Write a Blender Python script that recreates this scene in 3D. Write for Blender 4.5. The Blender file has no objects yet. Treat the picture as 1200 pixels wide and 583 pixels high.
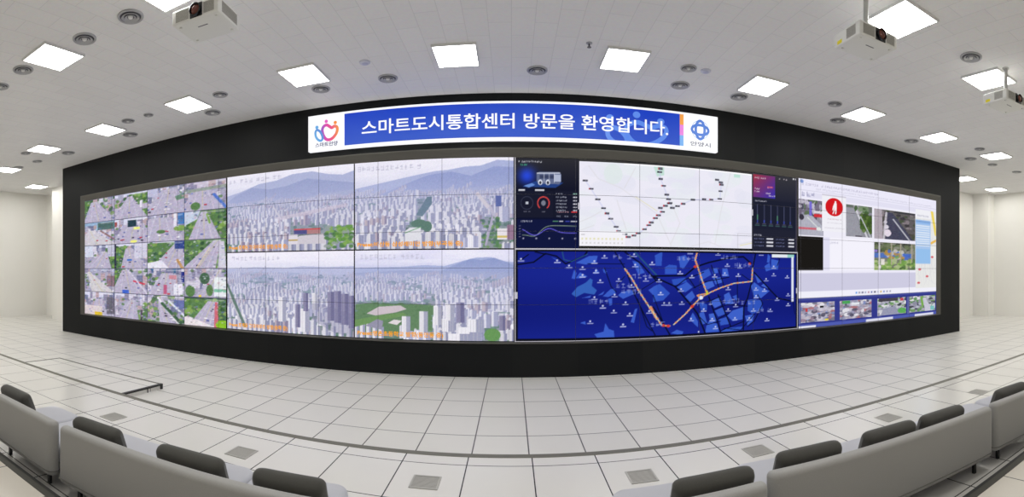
import bpy, bmesh, math, random
import numpy as np
from mathutils import Vector, Matrix

# ------------------------------------------------------------------ camera, light, exposure
C = bpy.context.scene.collection
SC = bpy.context.scene
PI = math.pi
F, CX, HY = 545.0, 599.5, 316.0          # panorama: pixels per radian, centre column, horizon row of the 1200x583 frame
EYE, ROOM_H = 1.939, 5.10
WALL_Y = 8.32
cam_d = bpy.data.cameras.new('camera')
cam = bpy.data.objects.new('camera', cam_d); C.objects.link(cam)
cam_d.type = 'PANO'
cam_d.panorama_type = 'CENTRAL_CYLINDRICAL'
cam_d.central_cylindrical_radius = 1.0
cam_d.central_cylindrical_range_u_min = -CX / F
cam_d.central_cylindrical_range_u_max = (1200 - CX) / F
cam_d.central_cylindrical_range_v_min = -(583 - HY) / F
cam_d.central_cylindrical_range_v_max = HY / F
cam.location = (0, 0, EYE); cam.rotation_euler = (PI / 2, 0, 0)
cam_d.clip_start = 0.01
SC.camera = cam
SC.view_settings.view_transform = 'Standard'
SC.view_settings.look = 'None'
SC.view_settings.gamma = 1.0
SC.view_settings.exposure = 0.0
SC.view_settings.use_curve_mapping = False
PANEL_L = 16.6                            # radiance of every ceiling fixture
world = bpy.data.worlds.new('world'); SC.world = world
world.use_nodes = True
world.node_tree.nodes['Background'].inputs[0].default_value = (0.9, 0.95, 1, 1)
world.node_tree.nodes['Background'].inputs[1].default_value = 0.05
PW, PD = 0.60, 0.66                       # ceiling fixture plan size
def room_lamp(x, y):                      # the fixtures of the same ceiling grid that hang outside the frame
    d = bpy.data.lights.new('room_lamp', 'AREA'); d.shape = 'RECTANGLE'; d.size = PW; d.size_y = PD
    d.energy = PANEL_L * PI * PW * PD; d.color = (1.0, 0.995, 0.98)
    o = bpy.data.objects.new('room_lamp', d); C.objects.link(o); o.location = (x, y, ROOM_H - 0.05)
for gx in (-0.85, 1.6): room_lamp(gx, 3.85)
for gx in (-10.5, -8.1, 8.9, 11.3): room_lamp(gx, 3.85)
for gx in (-10.5, -5.7, -0.85, 4.0, 8.9): room_lamp(gx, 0.9)
for gx in (-8.1, -0.85, 6.4): room_lamp(gx, -2.05)
for gx in (-15.4, -12.95, 13.7, 16.1): room_lamp(gx, 3.7)
for gx in (-15.0, 13.7, 15.9): room_lamp(gx, 6.6)
for gx in (-12.6, -10.2, 10.9): room_lamp(gx, 9.5)      # in the passage behind the black wall
for gx in (-15.4, -12.95, 13.7, 16.1): room_lamp(gx, 0.9)
for gx in (-15.4, -12.95, 13.7, 16.1): room_lamp(gx, -2.05)

# ------------------------------------------------------------------ helpers
def lin(c):
    c = np.asarray(c, float) / 255.0
    return np.where(c <= 0.04045, c / 12.92, ((c + 0.055) / 1.055) ** 2.4)
def un(px, py, z):                        # photo pixel on a horizontal plane
    t = (px - CX) / F; v = (HY - py) / F; r = (z - EYE) / v
    return r * math.sin(t), r * math.cos(t)
def wx(px, y): return y * math.tan((px - CX) / F)     # photo column on a wall plane
def wz(py, y): return EYE + (HY - py) / F * y         # photo row (centre column) on a wall plane

MATS = {}
def mat(name, rgb, rough=0.5, metal=0.0, spec=0.5, emit=None, noise=0.0, scale=40.0, bump=0.0, coat=0.0):
    if name in MATS: return MATS[name]
    m = bpy.data.materials.new(name); m.use_nodes = True
    nt = m.node_tree; b = nt.nodes['Principled BSDF']
    col = tuple(lin(rgb)) + (1,)
    b.inputs['Base Color'].default_value = col
    b.inputs['Roughness'].default_value = rough; b.inputs['Metallic'].default_value = metal
    b.inputs['Specular IOR Level'].default_value = spec
    b.inputs['Coat Weight'].default_value = coat
    if emit:
        b.inputs['Emission Color'].default_value = col; b.inputs['Emission Strength'].default_value = emit
        b.inputs['Base Color'].default_value = tuple(np.array(col[:3]) * .08) + (1,)
    if noise or bump:
        tc = nt.nodes.new('ShaderNodeTexCoord'); n = nt.nodes.new('ShaderNodeTexNoise')
        n.inputs['Scale'].default_value = scale; n.inputs['Detail'].default_value = 4
        nt.links.new(tc.outputs['Object'], n.inputs['Vector'])
        if noise:
            mx = nt.nodes.new('ShaderNodeMix'); mx.data_type = 'RGBA'
            mx.inputs[6].default_value = tuple(np.clip(np.array(col[:3]) * (1 - noise), 0, 1)) + (1,)
            mx.inputs[7].default_value = tuple(np.clip(np.array(col[:3]) * (1 + noise), 0, 1)) + (1,)
            nt.links.new(n.outputs['Fac'], mx.inputs[0]); nt.links.new(mx.outputs[2], b.inputs['Base Color'])
            if emit: nt.links.new(mx.outputs[2], b.inputs['Emission Color'])
        if bump:
            bp = nt.nodes.new('ShaderNodeBump'); bp.inputs['Strength'].default_value = bump; bp.inputs['Distance'].default_value = 0.004
            nt.links.new(n.outputs['Fac'], bp.inputs['Height']); nt.links.new(bp.outputs['Normal'], b.inputs['Normal'])
    MATS[name] = m
    return m
def math_node(nt, op, a, b=None):
    n = nt.nodes.new('ShaderNodeMath'); n.operation = op
    for i, s in enumerate((a, b)):
        if s is None: continue
        if isinstance(s, (int, float)): n.inputs[i].default_value = s
        else: nt.links.new(s, n.inputs[i])
    return n.outputs[0]
def tile_mat(name, rgb, line_rgb, px, py, ox, oy, w, rough, strip=None, vary=0.03):
    """floor tiles: seams at ox + k px and oy + k py; per tile tone variation"""
    m = bpy.data.materials.new(name); m.use_nodes = True
    nt = m.node_tree; b = nt.nodes['Principled BSDF']
    tc = nt.nodes.new('ShaderNodeTexCoord'); sp = nt.nodes.new('ShaderNodeSeparateXYZ')
    nt.links.new(tc.outputs['Object'], sp.inputs[0])
    def axis(out, o, p):
        q = math_node(nt, 'DIVIDE', math_node(nt, 'SUBTRACT', out, o), p)
        cell = math_node(nt, 'FLOOR', q)
        fr = math_node(nt, 'SUBTRACT', q, cell)
        d = math_node(nt, 'MULTIPLY', math_node(nt, 'MINIMUM', fr, math_node(nt, 'SUBTRACT', 1.0, fr)), p)
        return cell, math_node(nt, 'LESS_THAN', d, w / 2)
    cx, lx = axis(sp.outputs[0], ox, px)
    cy, ly = axis(sp.outputs[1], oy, py)
    if strip is not None:                 # a single seam at strip, none beyond it
        d = math_node(nt, 'ABSOLUTE', math_node(nt, 'SUBTRACT', sp.outputs[1], strip))
        ly = math_node(nt, 'MAXIMUM', math_node(nt, 'LESS_THAN', d, w / 2), math_node(nt, 'MULTIPLY', ly, math_node(nt, 'LESS_THAN', sp.outputs[1], strip)))
    ln = math_node(nt, 'MAXIMUM', lx, ly)
    wn = nt.nodes.new('ShaderNodeTexWhiteNoise'); wn.noise_dimensions = '2D'
    cb = nt.nodes.new('ShaderNodeCombineXYZ'); nt.links.new(cx, cb.inputs[0]); nt.links.new(cy, cb.inputs[1]); nt.links.new(cb.outputs[0], wn.inputs['Vector'])
    nz = nt.nodes.new('ShaderNodeTexNoise'); nz.inputs['Scale'].default_value = 3.0; nz.inputs['Detail'].default_value = 5
    nt.links.new(tc.outputs['Object'], nz.inputs['Vector'])
    v = math_node(nt, 'ADD', math_node(nt, 'MULTIPLY', wn.outputs['Value'], 0.55), math_node(nt, 'MULTIPLY', nz.outputs['Fac'], 0.45))
    c = lin(rgb)
    mx = nt.nodes.new('ShaderNodeMix'); mx.data_type = 'RGBA'
    mx.inputs[6].default_value = tuple(c * np.array([1 - vary, 1 - 1.1 * vary, 1 - 1.3 * vary])) + (1,)
    mx.inputs[7].default_value = tuple(c * (1 + vary)) + (1,)
    nt.links.new(v, mx.inputs[0])
    m2 = nt.nodes.new('ShaderNodeMix'); m2.data_type = 'RGBA'
    nt.links.new(ln, m2.inputs[0]); nt.links.new(mx.outputs[2], m2.inputs[6]); m2.inputs[7].default_value = tuple(lin(line_rgb)) + (1,)
    nt.links.new(m2.outputs[2], b.inputs['Base Color'])
    b.inputs['Roughness'].default_value = rough
    b.inputs['Specular IOR Level'].default_value = 0.4
    MATS[name] = m
    return m

class MB:
    def __init__(s): s.bm = bmesh.new()
    def box(s, x0, x1, y0, y1, z0, z1, bevel=0.0, seg=2, M=None):
        r = bmesh.ops.create_cube(s.bm, size=1.0)
        vs = r['verts']
        T = Matrix.Translation(((x0 + x1) / 2, (y0 + y1) / 2, (z0 + z1) / 2)) @ Matrix.Diagonal((x1 - x0, y1 - y0, z1 - z0, 1))
        bmesh.ops.transform(s.bm, matrix=T, verts=vs)
        if bevel:
            es = list({e for v in vs for e in v.link_edges})
            g = bmesh.ops.bevel(s.bm, geom=es, offset=bevel, segments=seg, profile=0.5, affect='EDGES')
            vs = list({v for f in g['faces'] for v in f.verts} | {v for v in vs if v.is_valid})
        if M is not None: bmesh.ops.transform(s.bm, matrix=M, verts=vs)
        return s
    def cyl(s, p, r, h, axis='Z', n=24, r2=None, bevel=0.0):
        g = bmesh.ops.create_cone(s.bm, cap_ends=True, segments=n, radius1=r, radius2=r if r2 is None else r2, depth=h)
        M = Matrix.Translation(p) @ {'Z': Matrix(), 'Y': Matrix.Rotation(PI / 2, 4, 'X'), 'X': Matrix.Rotation(PI / 2, 4, 'Y')}[axis]
        bmesh.ops.transform(s.bm, matrix=M, verts=g['verts'])
        return s
    def lathe(s, prof, c=(0, 0, 0), n=32, axis='Z'):
        rings = []
        for r, z in prof:
            ring = []
            for i in range(n):
                a = 2 * PI * i / n
                p = (r * math.cos(a), r * math.sin(a), z) if axis == 'Z' else (r * math.cos(a), -z, r * math.sin(a))
                ring.append(s.bm.verts.new((p[0] + c[0], p[1] + c[1], p[2] + c[2])))
            rings.append(ring)
        for a, b in zip(rings, rings[1:]):
            for i in range(n):
                s.bm.faces.new((a[i], a[(i + 1) % n], b[(i + 1) % n], b[i]))
        return s
    def prism(s, pts, z0, z1, bevel=0.0, seg=4, top_only=False):
        lo = [s.bm.verts.new((x, y, z0)) for x, y in pts]; hi = [s.bm.verts.new((x, y, z1)) for x, y in pts]
        n = len(pts)
        ft = s.bm.faces.new(hi); fb = s.bm.faces.new(lo[::-1])
        for i in range(n): s.bm.faces.new((lo[i], lo[(i + 1) % n], hi[(i + 1) % n], hi[i]))
        if bevel:
            es = list(ft.edges) + ([] if top_only else list(fb.edges))
            bmesh.ops.bevel(s.bm, geom=es, offset=bevel, segments=seg, profile=0.5, affect='EDGES')
        return s
    def tube(s, pts, r, n=8, closed=False):
        pts = [Vector(p) for p in pts]; m = len(pts); rings = []
        for i, p in enumerate(pts):
            a = pts[(i - 1) % m] if (closed or i > 0) else p; b = pts[(i + 1) % m] if (closed or i < m - 1) else p
            t = (b - a).normalized(); up = Vector((0, 0, 1)) if abs(t.z) < 0.95 else Vector((1, 0, 0))
            u = t.cross(up).normalized(); w = u.cross(t)
            rings.append([s.bm.verts.new(p + r * (math.cos(2 * PI * k / n) * u + math.sin(2 * PI * k / n) * w)) for k in range(n)])
        for i in range(m if closed else m - 1):
            a, b = rings[i], rings[(i + 1) % m]
            for k in range(n): s.bm.faces.new((a[k], a[(k + 1) % n], b[(k + 1) % n], b[k]))
        if not closed:
            s.bm.faces.new(rings[0][::-1]); s.bm.faces.new(rings[-1])
        return s
    def build(s, name, m, parent=None, smooth=True, M=None):
        if M is not None: bmesh.ops.transform(s.bm, matrix=M, verts=s.bm.verts)
        bmesh.ops.recalc_face_normals(s.bm, faces=s.bm.faces)
        me = bpy.data.meshes.new(name); s.bm.to_mesh(me); s.bm.free()
        if smooth:
            me.shade_smooth(); me.set_sharp_from_angle(angle=math.radians(35))
        me.materials.append(m)
        return link(name, me, parent)
def link(name, me, parent=None):
    o = bpy.data.objects.new(name, me); C.objects.link(o)
    if parent is not None: o.parent = parent
    return o
def tag(o, label=None, cat=None, group=None, kind=None):
    if label: o['label'] = label
    if cat: o['category'] = cat
    if group: o['group'] = group
    if kind: o['kind'] = kind
    return o
def struct(name, mb, m, **k): return tag(mb.build(name, m, smooth=False, **k), kind='structure')
def thing(name, label, cat, loc=(0, 0, 0), rz=0.0, group=None):
    o = bpy.data.objects.new(name, None); C.objects.link(o); o.location = loc; o.rotation_euler = (0, 0, rz)
    o.empty_display_size = 0.1
    return tag(o, label, cat, group)
def kids(o): return [c for c in bpy.data.objects if c.parent is o]
def dup(root, loc, rz, label):
    r = root.copy(); C.objects.link(r); r.location = loc; r.rotation_euler = (0, 0, rz); r['label'] = label
    for ch in kids(root):
        c = ch.copy(); C.objects.link(c); c.parent = r
        for g in kids(ch):
            d = g.copy(); C.objects.link(d); d.parent = c
    return r

def text_mesh(body, bold=0.0):
    cu = bpy.data.curves.new('lettering', 'FONT'); cu.body = body; cu.size = 1.0; cu.offset = bold; cu.resolution_u = 3
    o = bpy.data.objects.new('lettering', cu); C.objects.link(o)
    dg = bpy.context.evaluated_depsgraph_get(); dg.update()
    me = bpy.data.meshes.new_from_object(o.evaluated_get(dg))
    bpy.data.objects.remove(o); bpy.data.curves.remove(cu)
    return me
def text_on_wall(name, body, x0, x1, z0, z1, y, m, parent, bold=0.0, label=None):
    """lettering fitted into a rectangle of the plane Y = y, facing -Y"""
    me = text_mesh(body, bold)
    n = len(me.vertices)
    co = np.empty(n * 3); me.vertices.foreach_get('co', co); co = co.reshape(-1, 3)
    lo, hi = co.min(0), co.max(0)
    out = np.empty_like(co)
    out[:, 0] = x0 + (co[:, 0] - lo[0]) / (hi[0] - lo[0]) * (x1 - x0)
    out[:, 2] = z0 + (co[:, 1] - lo[1]) / (hi[1] - lo[1]) * (z1 - z0)
    out[:, 1] = y
    me.vertices.foreach_set('co', out.ravel()); me.materials.clear(); me.materials.append(m); me.name = name
    return tag(link(name, me, parent), label)

# ------------------------------------------------------------------ the room
m_white_wall = mat('white_wall_panel', (246, 244, 238), 0.55, noise=0.015, scale=2)
m_black = bpy.data.materials.new('black_wall_cladding'); m_black.use_nodes = True
def _black():
    nt = m_black.node_tree; b = nt.nodes['Principled BSDF']
    tc = nt.nodes.new('ShaderNodeTexCoord'); sp = nt.nodes.new('ShaderNodeSeparateXYZ'); nt.links.new(tc.outputs['Object'], sp.inputs[0])
    q = math_node(nt, 'DIVIDE', sp.outputs[0], 1.2); cell = math_node(nt, 'FLOOR', q); fr = math_node(nt, 'SUBTRACT', q, cell)
    seam = math_node(nt, 'LESS_THAN', fr, 0.006)
    wn = nt.nodes.new('ShaderNodeTexWhiteNoise'); wn.noise_dimensions = '1D'; nt.links.new(cell, wn.inputs['W'])
    mx = nt.nodes.new('ShaderNodeMix'); mx.data_type = 'RGBA'
    mx.inputs[6].default_value = tuple(lin((22, 24, 25))) + (1,); mx.inputs[7].default_value = tuple(lin((29, 30, 30))) + (1,)
    nt.links.new(wn.outputs['Value'], mx.inputs[0])
    m2 = nt.nodes.new('ShaderNodeMix'); m2.data_type = 'RGBA'; nt.links.new(seam, m2.inputs[0]); nt.links.new(mx.outputs[2], m2.inputs[6])
    m2.inputs[7].default_value = tuple(lin((22, 22, 22))) + (1,)
    nt.links.new(m2.outputs[2], b.inputs['Base Color']); b.inputs['Roughness'].default_value = 0.5; b.inputs['Specular IOR Level'].default_value = 0.14
_black()
m_ceiling = bpy.data.materials.new('ceiling_tile'); m_ceiling.use_nodes = True
def _ceil():
    nt = m_ceiling.node_tree; b = nt.nodes['Principled BSDF']
    tc = nt.nodes.new('ShaderNodeTexCoord'); br = nt.nodes.new('ShaderNodeTexBrick')
    mp = nt.nodes.new('ShaderNodeMapping'); mp.inputs['Rotation'].default_value = (0, 0, PI / 2)
    nt.links.new(tc.outputs['Object'], mp.inputs[0]); nt.links.new(mp.outputs[0], br.inputs['Vector'])
    br.inputs['Color1'].default_value = tuple(lin((240, 239, 238))) + (1,); br.inputs['Color2'].default_value = tuple(lin((237, 236, 235))) + (1,)
    br.inputs['Mortar'].default_value = tuple(lin((224, 223, 223))) + (1,)
    br.inputs['Scale'].default_value = 1.0; br.inputs['Brick Width'].default_value = 0.66; br.inputs['Row Height'].default_value = 0.3
    br.inputs['Mortar Size'].default_value = 0.005; br.inputs['Mortar Smooth'].default_value = 0.3
    nz = nt.nodes.new('ShaderNodeTexNoise'); nz.inputs['Scale'].default_value = 22; nz.inputs['Detail'].default_value = 6
    nt.links.new(tc.outputs['Object'], nz.inputs['Vector'])
    mx = nt.nodes.new('ShaderNodeMix'); mx.data_type = 'RGBA'; mx.blend_type = 'MULTIPLY'; mx.inputs[0].default_value = 0.10
    nt.links.new(br.outputs['Color'], mx.inputs[6]); nt.links.new(nz.outputs['Color'], mx.inputs[7])
    nt.links.new(mx.outputs[2], b.inputs['Base Color']); b.inputs['Roughness'].default_value = 0.9; b.inputs['Specular IOR Level'].default_value = 0.1
_ceil()
T1 = tile_mat('access_floor_tile', (222, 220, 214), (78, 78, 76), 0.60, 0.70, 0.183, 7.505, 0.014, 0.34)
T2 = tile_mat('platform_tile', (226, 224, 218), (66, 66, 64), 0.60, 0.70, 0.193, 4.209, 0.011, 0.20, strip=4.209)
T3 = tile_mat('landing_tile', (226, 224, 218), (78, 78, 76), 0.60, 0.70, 0.25, 4.55, 0.012, 0.35, strip=5.25)
m_nose = mat('brushed_nosing', (112, 110, 98), 0.5, metal=0.1, noise=0.06, scale=30)
m_nose_dark = mat('dark_nosing', (38, 37, 35), 0.5, noise=0.1, scale=30)
m_riser = mat('step_riser', (196, 195, 190), 0.5, noise=0.03, scale=6)

XL, XR, YB, YR = -16.75, 16.95, 10.75, -6.0
EDGE, STEP, LAND, TOP3 = 4.46, 0.155, 0.08, 0.31
struct('floor', MB().box(XL - .2, XR + .2, YR - .2, YB + .2, -0.1, 0.0), T1)
struct('floor_platform', MB().box(XL, XR, 1.86, EDGE, 0.0, STEP), T2)
struct('floor_landing', MB().box(-8.05, -5.16, EDGE, 5.50, 0.0, LAND), T3)
struct('floor_tier', MB().box(XL, XR, YR, 1.86, 0.0, TOP3), tile_mat('tier_tile', (214, 208, 196), (70, 68, 66), 0.60, 0.70, 0.193, 1.2, 0.010, 0.4))
struct('trim_1', MB().box(XL, XR, EDGE - 0.07, EDGE + 0.012, STEP - 0.02, STEP + 0.004, 0.003), m_nose)
struct('trim_2', MB().box(XL, XR, EDGE - 0.015, EDGE + 0.004, 0.0, STEP - 0.02), m_riser)
b = MB().box(-8.06, -5.14, 5.47, 5.512, LAND - 0.02, LAND + 0.004).box(-8.062, -8.02, EDGE + 0.012, 5.512, LAND - 0.02, LAND + 0.004)
struct('trim_3', b, m_nose)
b = MB().box(-5.185, -5.135, EDGE + 0.012, 5.515, LAND - 0.018, LAND + 0.006).box(-5.16, -5.135, 5.475, 5.515, 0.0, LAND - 0.018).box(-5.16, -5.145, 5.18, 5.19, 0.0, LAND - 0.018)
struct('trim_4', b, m_nose_dark)
struct('trim_5', MB().box(XL, XR, 1.795, 1.852, TOP3 - 0.05, TOP3 + 0.004), mat('tier_nosing', (62, 60, 52), 0.5, noise=0.06, scale=30))
struct('trim_6', MB().box(XL, XR, 1.852, 1.878, STEP, TOP3 + 0.005), mat('tier_riser', (20, 20, 19), 0.5, noise=0.06, scale=30))
struct('ceiling', MB().box(XL - .2, XR + .2, YR - .2, YB + .2, ROOM_H, ROOM_H + 0.12), m_ceiling)
struct('wall_left', MB().box(XL - .2, XL, YR - .2, YB + .2, -0.1, ROOM_H), m_white_wall)
struct('wall_right', MB().box(XR, XR + .2, YR - .2, YB + .2, -0.1, ROOM_H), m_white_wall)
struct('wall_back', MB().box(XL, XR, YB, YB + .2, 0, ROOM_H), m_white_wall)
struct('wall_rear', MB().box(XL, XR, YR - .2, YR, 0, ROOM_H), m_white_wall)
struct('wall_left_pillar', MB().box(-15.1, -14.2, 9.95, YB, 0, ROOM_H), m_white_wall)
struct('wall_right_pillar', MB().box(16.45, XR, 10.0, YB, 0, ROOM_H), m_white_wall)

# the free-standing black wall that carries the screens: an opening with a chamfered surround
SY = WALL_Y + 0.06                        # plane of the screens
BX0, BX1 = wx(73.5, WALL_Y), wx(1124.5, WALL_Y)
SX0, SX1 = wx(99.5, SY), wx(1097, SY)
SZ1, SZ0 = wz(184.5, SY), wz(401, SY)
OX0, OX1, OZ0, OZ1 = SX0 - 0.13, SX1 + 0.13, SZ0 - 0.03, SZ1 + 0.16
b = MB()
b.box(BX0, OX0, WALL_Y, WALL_Y + .6, 0, ROOM_H).box(OX1, BX1, WALL_Y, WALL_Y + .6, 0, ROOM_H)
b.box(OX0, OX1, WALL_Y, WALL_Y + .6, 0, OZ0).box(OX0, OX1, WALL_Y, WALL_Y + .6, OZ1, ROOM_H)
struct('wall_front', b, m_black)

# ------------------------------------------------------------------ screens: a small raster painter for what the displays show
class Canvas:
    """picture shown by a display, drawn in unit coordinates (u right, v down) and sampled at mesh vertices"""
    def __init__(s, w, h, bg=(0, 0, 0), ss=2):
        s.ss = ss; s.w, s.h = w, h; s.W, s.H = w * ss, h * ss
        s.a = np.empty((s.H, s.W, 3)); s.a[:] = bg
        s.yy, s.xx = np.mgrid[0:s.H, 0:s.W]
        s.u = (s.xx + .5) / s.W; s.v = (s.yy + .5) / s.H
    def mix(s, sl, mask, c, al=1.0):
        c = np.asarray(c, float); t = s.a[sl]
        k = (mask * al)[..., None]
        t[:] = t * (1 - k) + c * k
    def grad(s, c0, c1, v0=0, v1=1, u0=0, u1=1):
        x0, x1, y0, y1 = int(u0 * s.W), int(math.ceil(u1 * s.W)), int(v0 * s.H), int(math.ceil(v1 * s.H))
        t = np.linspace(0, 1, max(1, y1 - y0))[:, None, None]
        s.a[y0:y1, x0:x1] = np.asarray(c0, float) * (1 - t) + np.asarray(c1, float) * t
    def rect(s, u0, v0, u1, v1, c, al=1.0):
        x0, x1 = max(0, round(u0 * s.W)), min(s.W, max(round(u0 * s.W) + 1, round(u1 * s.W)))
        y0, y1 = max(0, round(v0 * s.H)), min(s.H, max(round(v0 * s.H) + 1, round(v1 * s.H)))
        if x1 <= x0 or y1 <= y0: return
        s.a[y0:y1, x0:x1] = s.a[y0:y1, x0:x1] * (1 - al) + np.asarray(c, float) * al
    def poly(s, pts, c, al=1.0):
        p = np.array(pts, float) * [s.W, s.H]
        x0, y0 = np.floor(p.min(0)).astype(int); x1, y1 = np.ceil(p.max(0)).astype(int) + 1
        x0, y0, x1, y1 = max(0, x0), max(0, y0), min(s.W, x1), min(s.H, y1)
        if x1 <= x0 or y1 <= y0: return
        X = s.xx[y0:y1, x0:x1] + .5; Y = s.yy[y0:y1, x0:x1] + .5
        ins = np.zeros(X.shape, bool)
        for (ax, ay), (bx, by) in zip(p, np.roll(p, -1, 0)):
            if ay == by: continue
            ins ^= ((ay > Y) != (by > Y)) & (X < (bx - ax) * (Y - ay) / (by - ay) + ax)
        s.mix((slice(y0, y1), slice(x0, x1)), ins, c, al)
    def ell(s, u, v, ru, rv, c, al=1.0, hole=0.0):
        x0, x1, y0, y1 = max(0, int((u - ru) * s.W) - 1), min(s.W, int((u + ru) * s.W) + 2), max(0, int((v - rv) * s.H) - 1), min(s.H, int((v + rv) * s.H) + 2)
        if x1 <= x0 or y1 <= y0: return
        d = ((s.u[y0:y1, x0:x1] - u) / ru) ** 2 + ((s.v[y0:y1, x0:x1] - v) / rv) ** 2
        s.mix((slice(y0, y1), slice(x0, x1)), (d <= 1) & (d >= hole * hole), c, al)
    def line(s, pts, w, c, al=1.0):        # w in canvas (final) pixels
        p = np.array(pts, float) * [s.W, s.H]; hw = w * s.ss / 2
        for a, b in zip(p, p[1:]):
            x0, y0 = np.floor(np.minimum(a, b) - hw - 1).astype(int); x1, y1 = np.ceil(np.maximum(a, b) + hw + 1).astype(int)
            x0, y0, x1, y1 = max(0, x0), max(0, y0), min(s.W, x1), min(s.H, y1)
            if x1 <= x0 or y1 <= y0: continue
            X = s.xx[y0:y1, x0:x1] + .5; Y = s.yy[y0:y1, x0:x1] + .5
            d = b - a; L = max(1e-6, float(d @ d))
            t = np.clip(((X - a[0]) * d[0] + (Y - a[1]) * d[1]) / L, 0, 1)
            dist = np.hypot(X - a[0] - t * d[0], Y - a[1] - t * d[1])
            s.mix((slice(y0, y1), slice(x0, x1)), np.clip(hw + .5 - dist, 0, 1), c, al)
    def noise(s, rng, amp, cell=1, region=None):
        h, w = s.H // cell + 2, s.W // cell + 2
        n = rng.normal(0, 1, (h, w, 1)) * 0.8 + rng.normal(0, 1, (h, w, 3)) * 0.35
        n = np.repeat(np.repeat(n, cell, 0), cell, 1)[:s.H, :s.W]
        s.a += n * amp
    def glyphs(s, rng, u0, u1, v, hgt, c, al=1.0, pitch=None):     # unreadable rows of small characters
        pitch = pitch or hgt * s.H / s.W * 1.05
        x = u0
        while x < u1:
            if rng.random() < 0.12: x += pitch * .6; continue
            w = pitch * .8
            for _ in range(3): yy = v - hgt / 2 + rng.random() * hgt; s.rect(x, yy, x + w * (.5 + .5 * rng.random()), yy + hgt * .16, c, al)
            xx = x + rng.random() * w * .8; s.rect(xx, v - hgt / 2, xx + w * .16, v + hgt / 2, c, al)
            x += pitch
    def out(s):
        return np.clip(s.a.reshape(s.h, s.ss, s.w, s.ss, 3).mean((1, 3)), 0, 255)

m_screen = bpy.data.materials.new('display_picture'); m_screen.use_nodes = True
def _scr():
    nt = m_screen.node_tree; nt.nodes.clear()
    out = nt.nodes.new('ShaderNodeOutputMaterial'); em = nt.nodes.new('ShaderNodeEmission'); at = nt.nodes.new('ShaderNodeVertexColor')
    at.layer_name = 'picture'; em.inputs['Strength'].default_value = 1.0
    nt.links.new(at.outputs['Color'], em.inputs['Color']); nt.links.new(em.outputs[0], out.inputs['Surface'])
    m_screen.cycles.emission_sampling = 'NONE'
_scr()
def display(name, cv, x0, x1, z0, z1, y, parent, label=None):
    """a lit picture of the video wall: a fine grid in the plane Y = y whose vertices carry the picture"""
    img = lin(cv.out()); h, w = img.shape[:2]
    xs = np.linspace(x0, x1, w); zs = np.linspace(z1, z0, h)
    co = np.empty((h, w, 3)); co[..., 0] = xs[None]; co[..., 1] = y; co[..., 2] = zs[:, None]
    idx = np.arange(h * w).reshape(h, w)
    f = np.stack([idx[1:, :-1], idx[1:, 1:], idx[:-1, 1:], idx[:-1, :-1]], -1).reshape(-1, 4)
    me = bpy.data.meshes.new(name)
    me.vertices.add(h * w); me.vertices.foreach_set('co', co.ravel())
    me.loops.add(f.size); me.loops.foreach_set('vertex_index', f.ravel().astype(np.int32))
    me.polygons.add(len(f)); me.polygons.foreach_set('loop_start', np.arange(0, f.size, 4, dtype=np.int32))
    me.update(calc_edges=True); me.validate()
    ca = me.color_attributes.new('picture', 'FLOAT_COLOR', 'POINT')
    ca.data.foreach_set('color', np.concatenate([img.reshape(-1, 3), np.ones((h * w, 1))], 1).ravel().astype(np.float32))
    me.materials.append(m_screen)
    return tag(link(name, me, parent), label)

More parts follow.
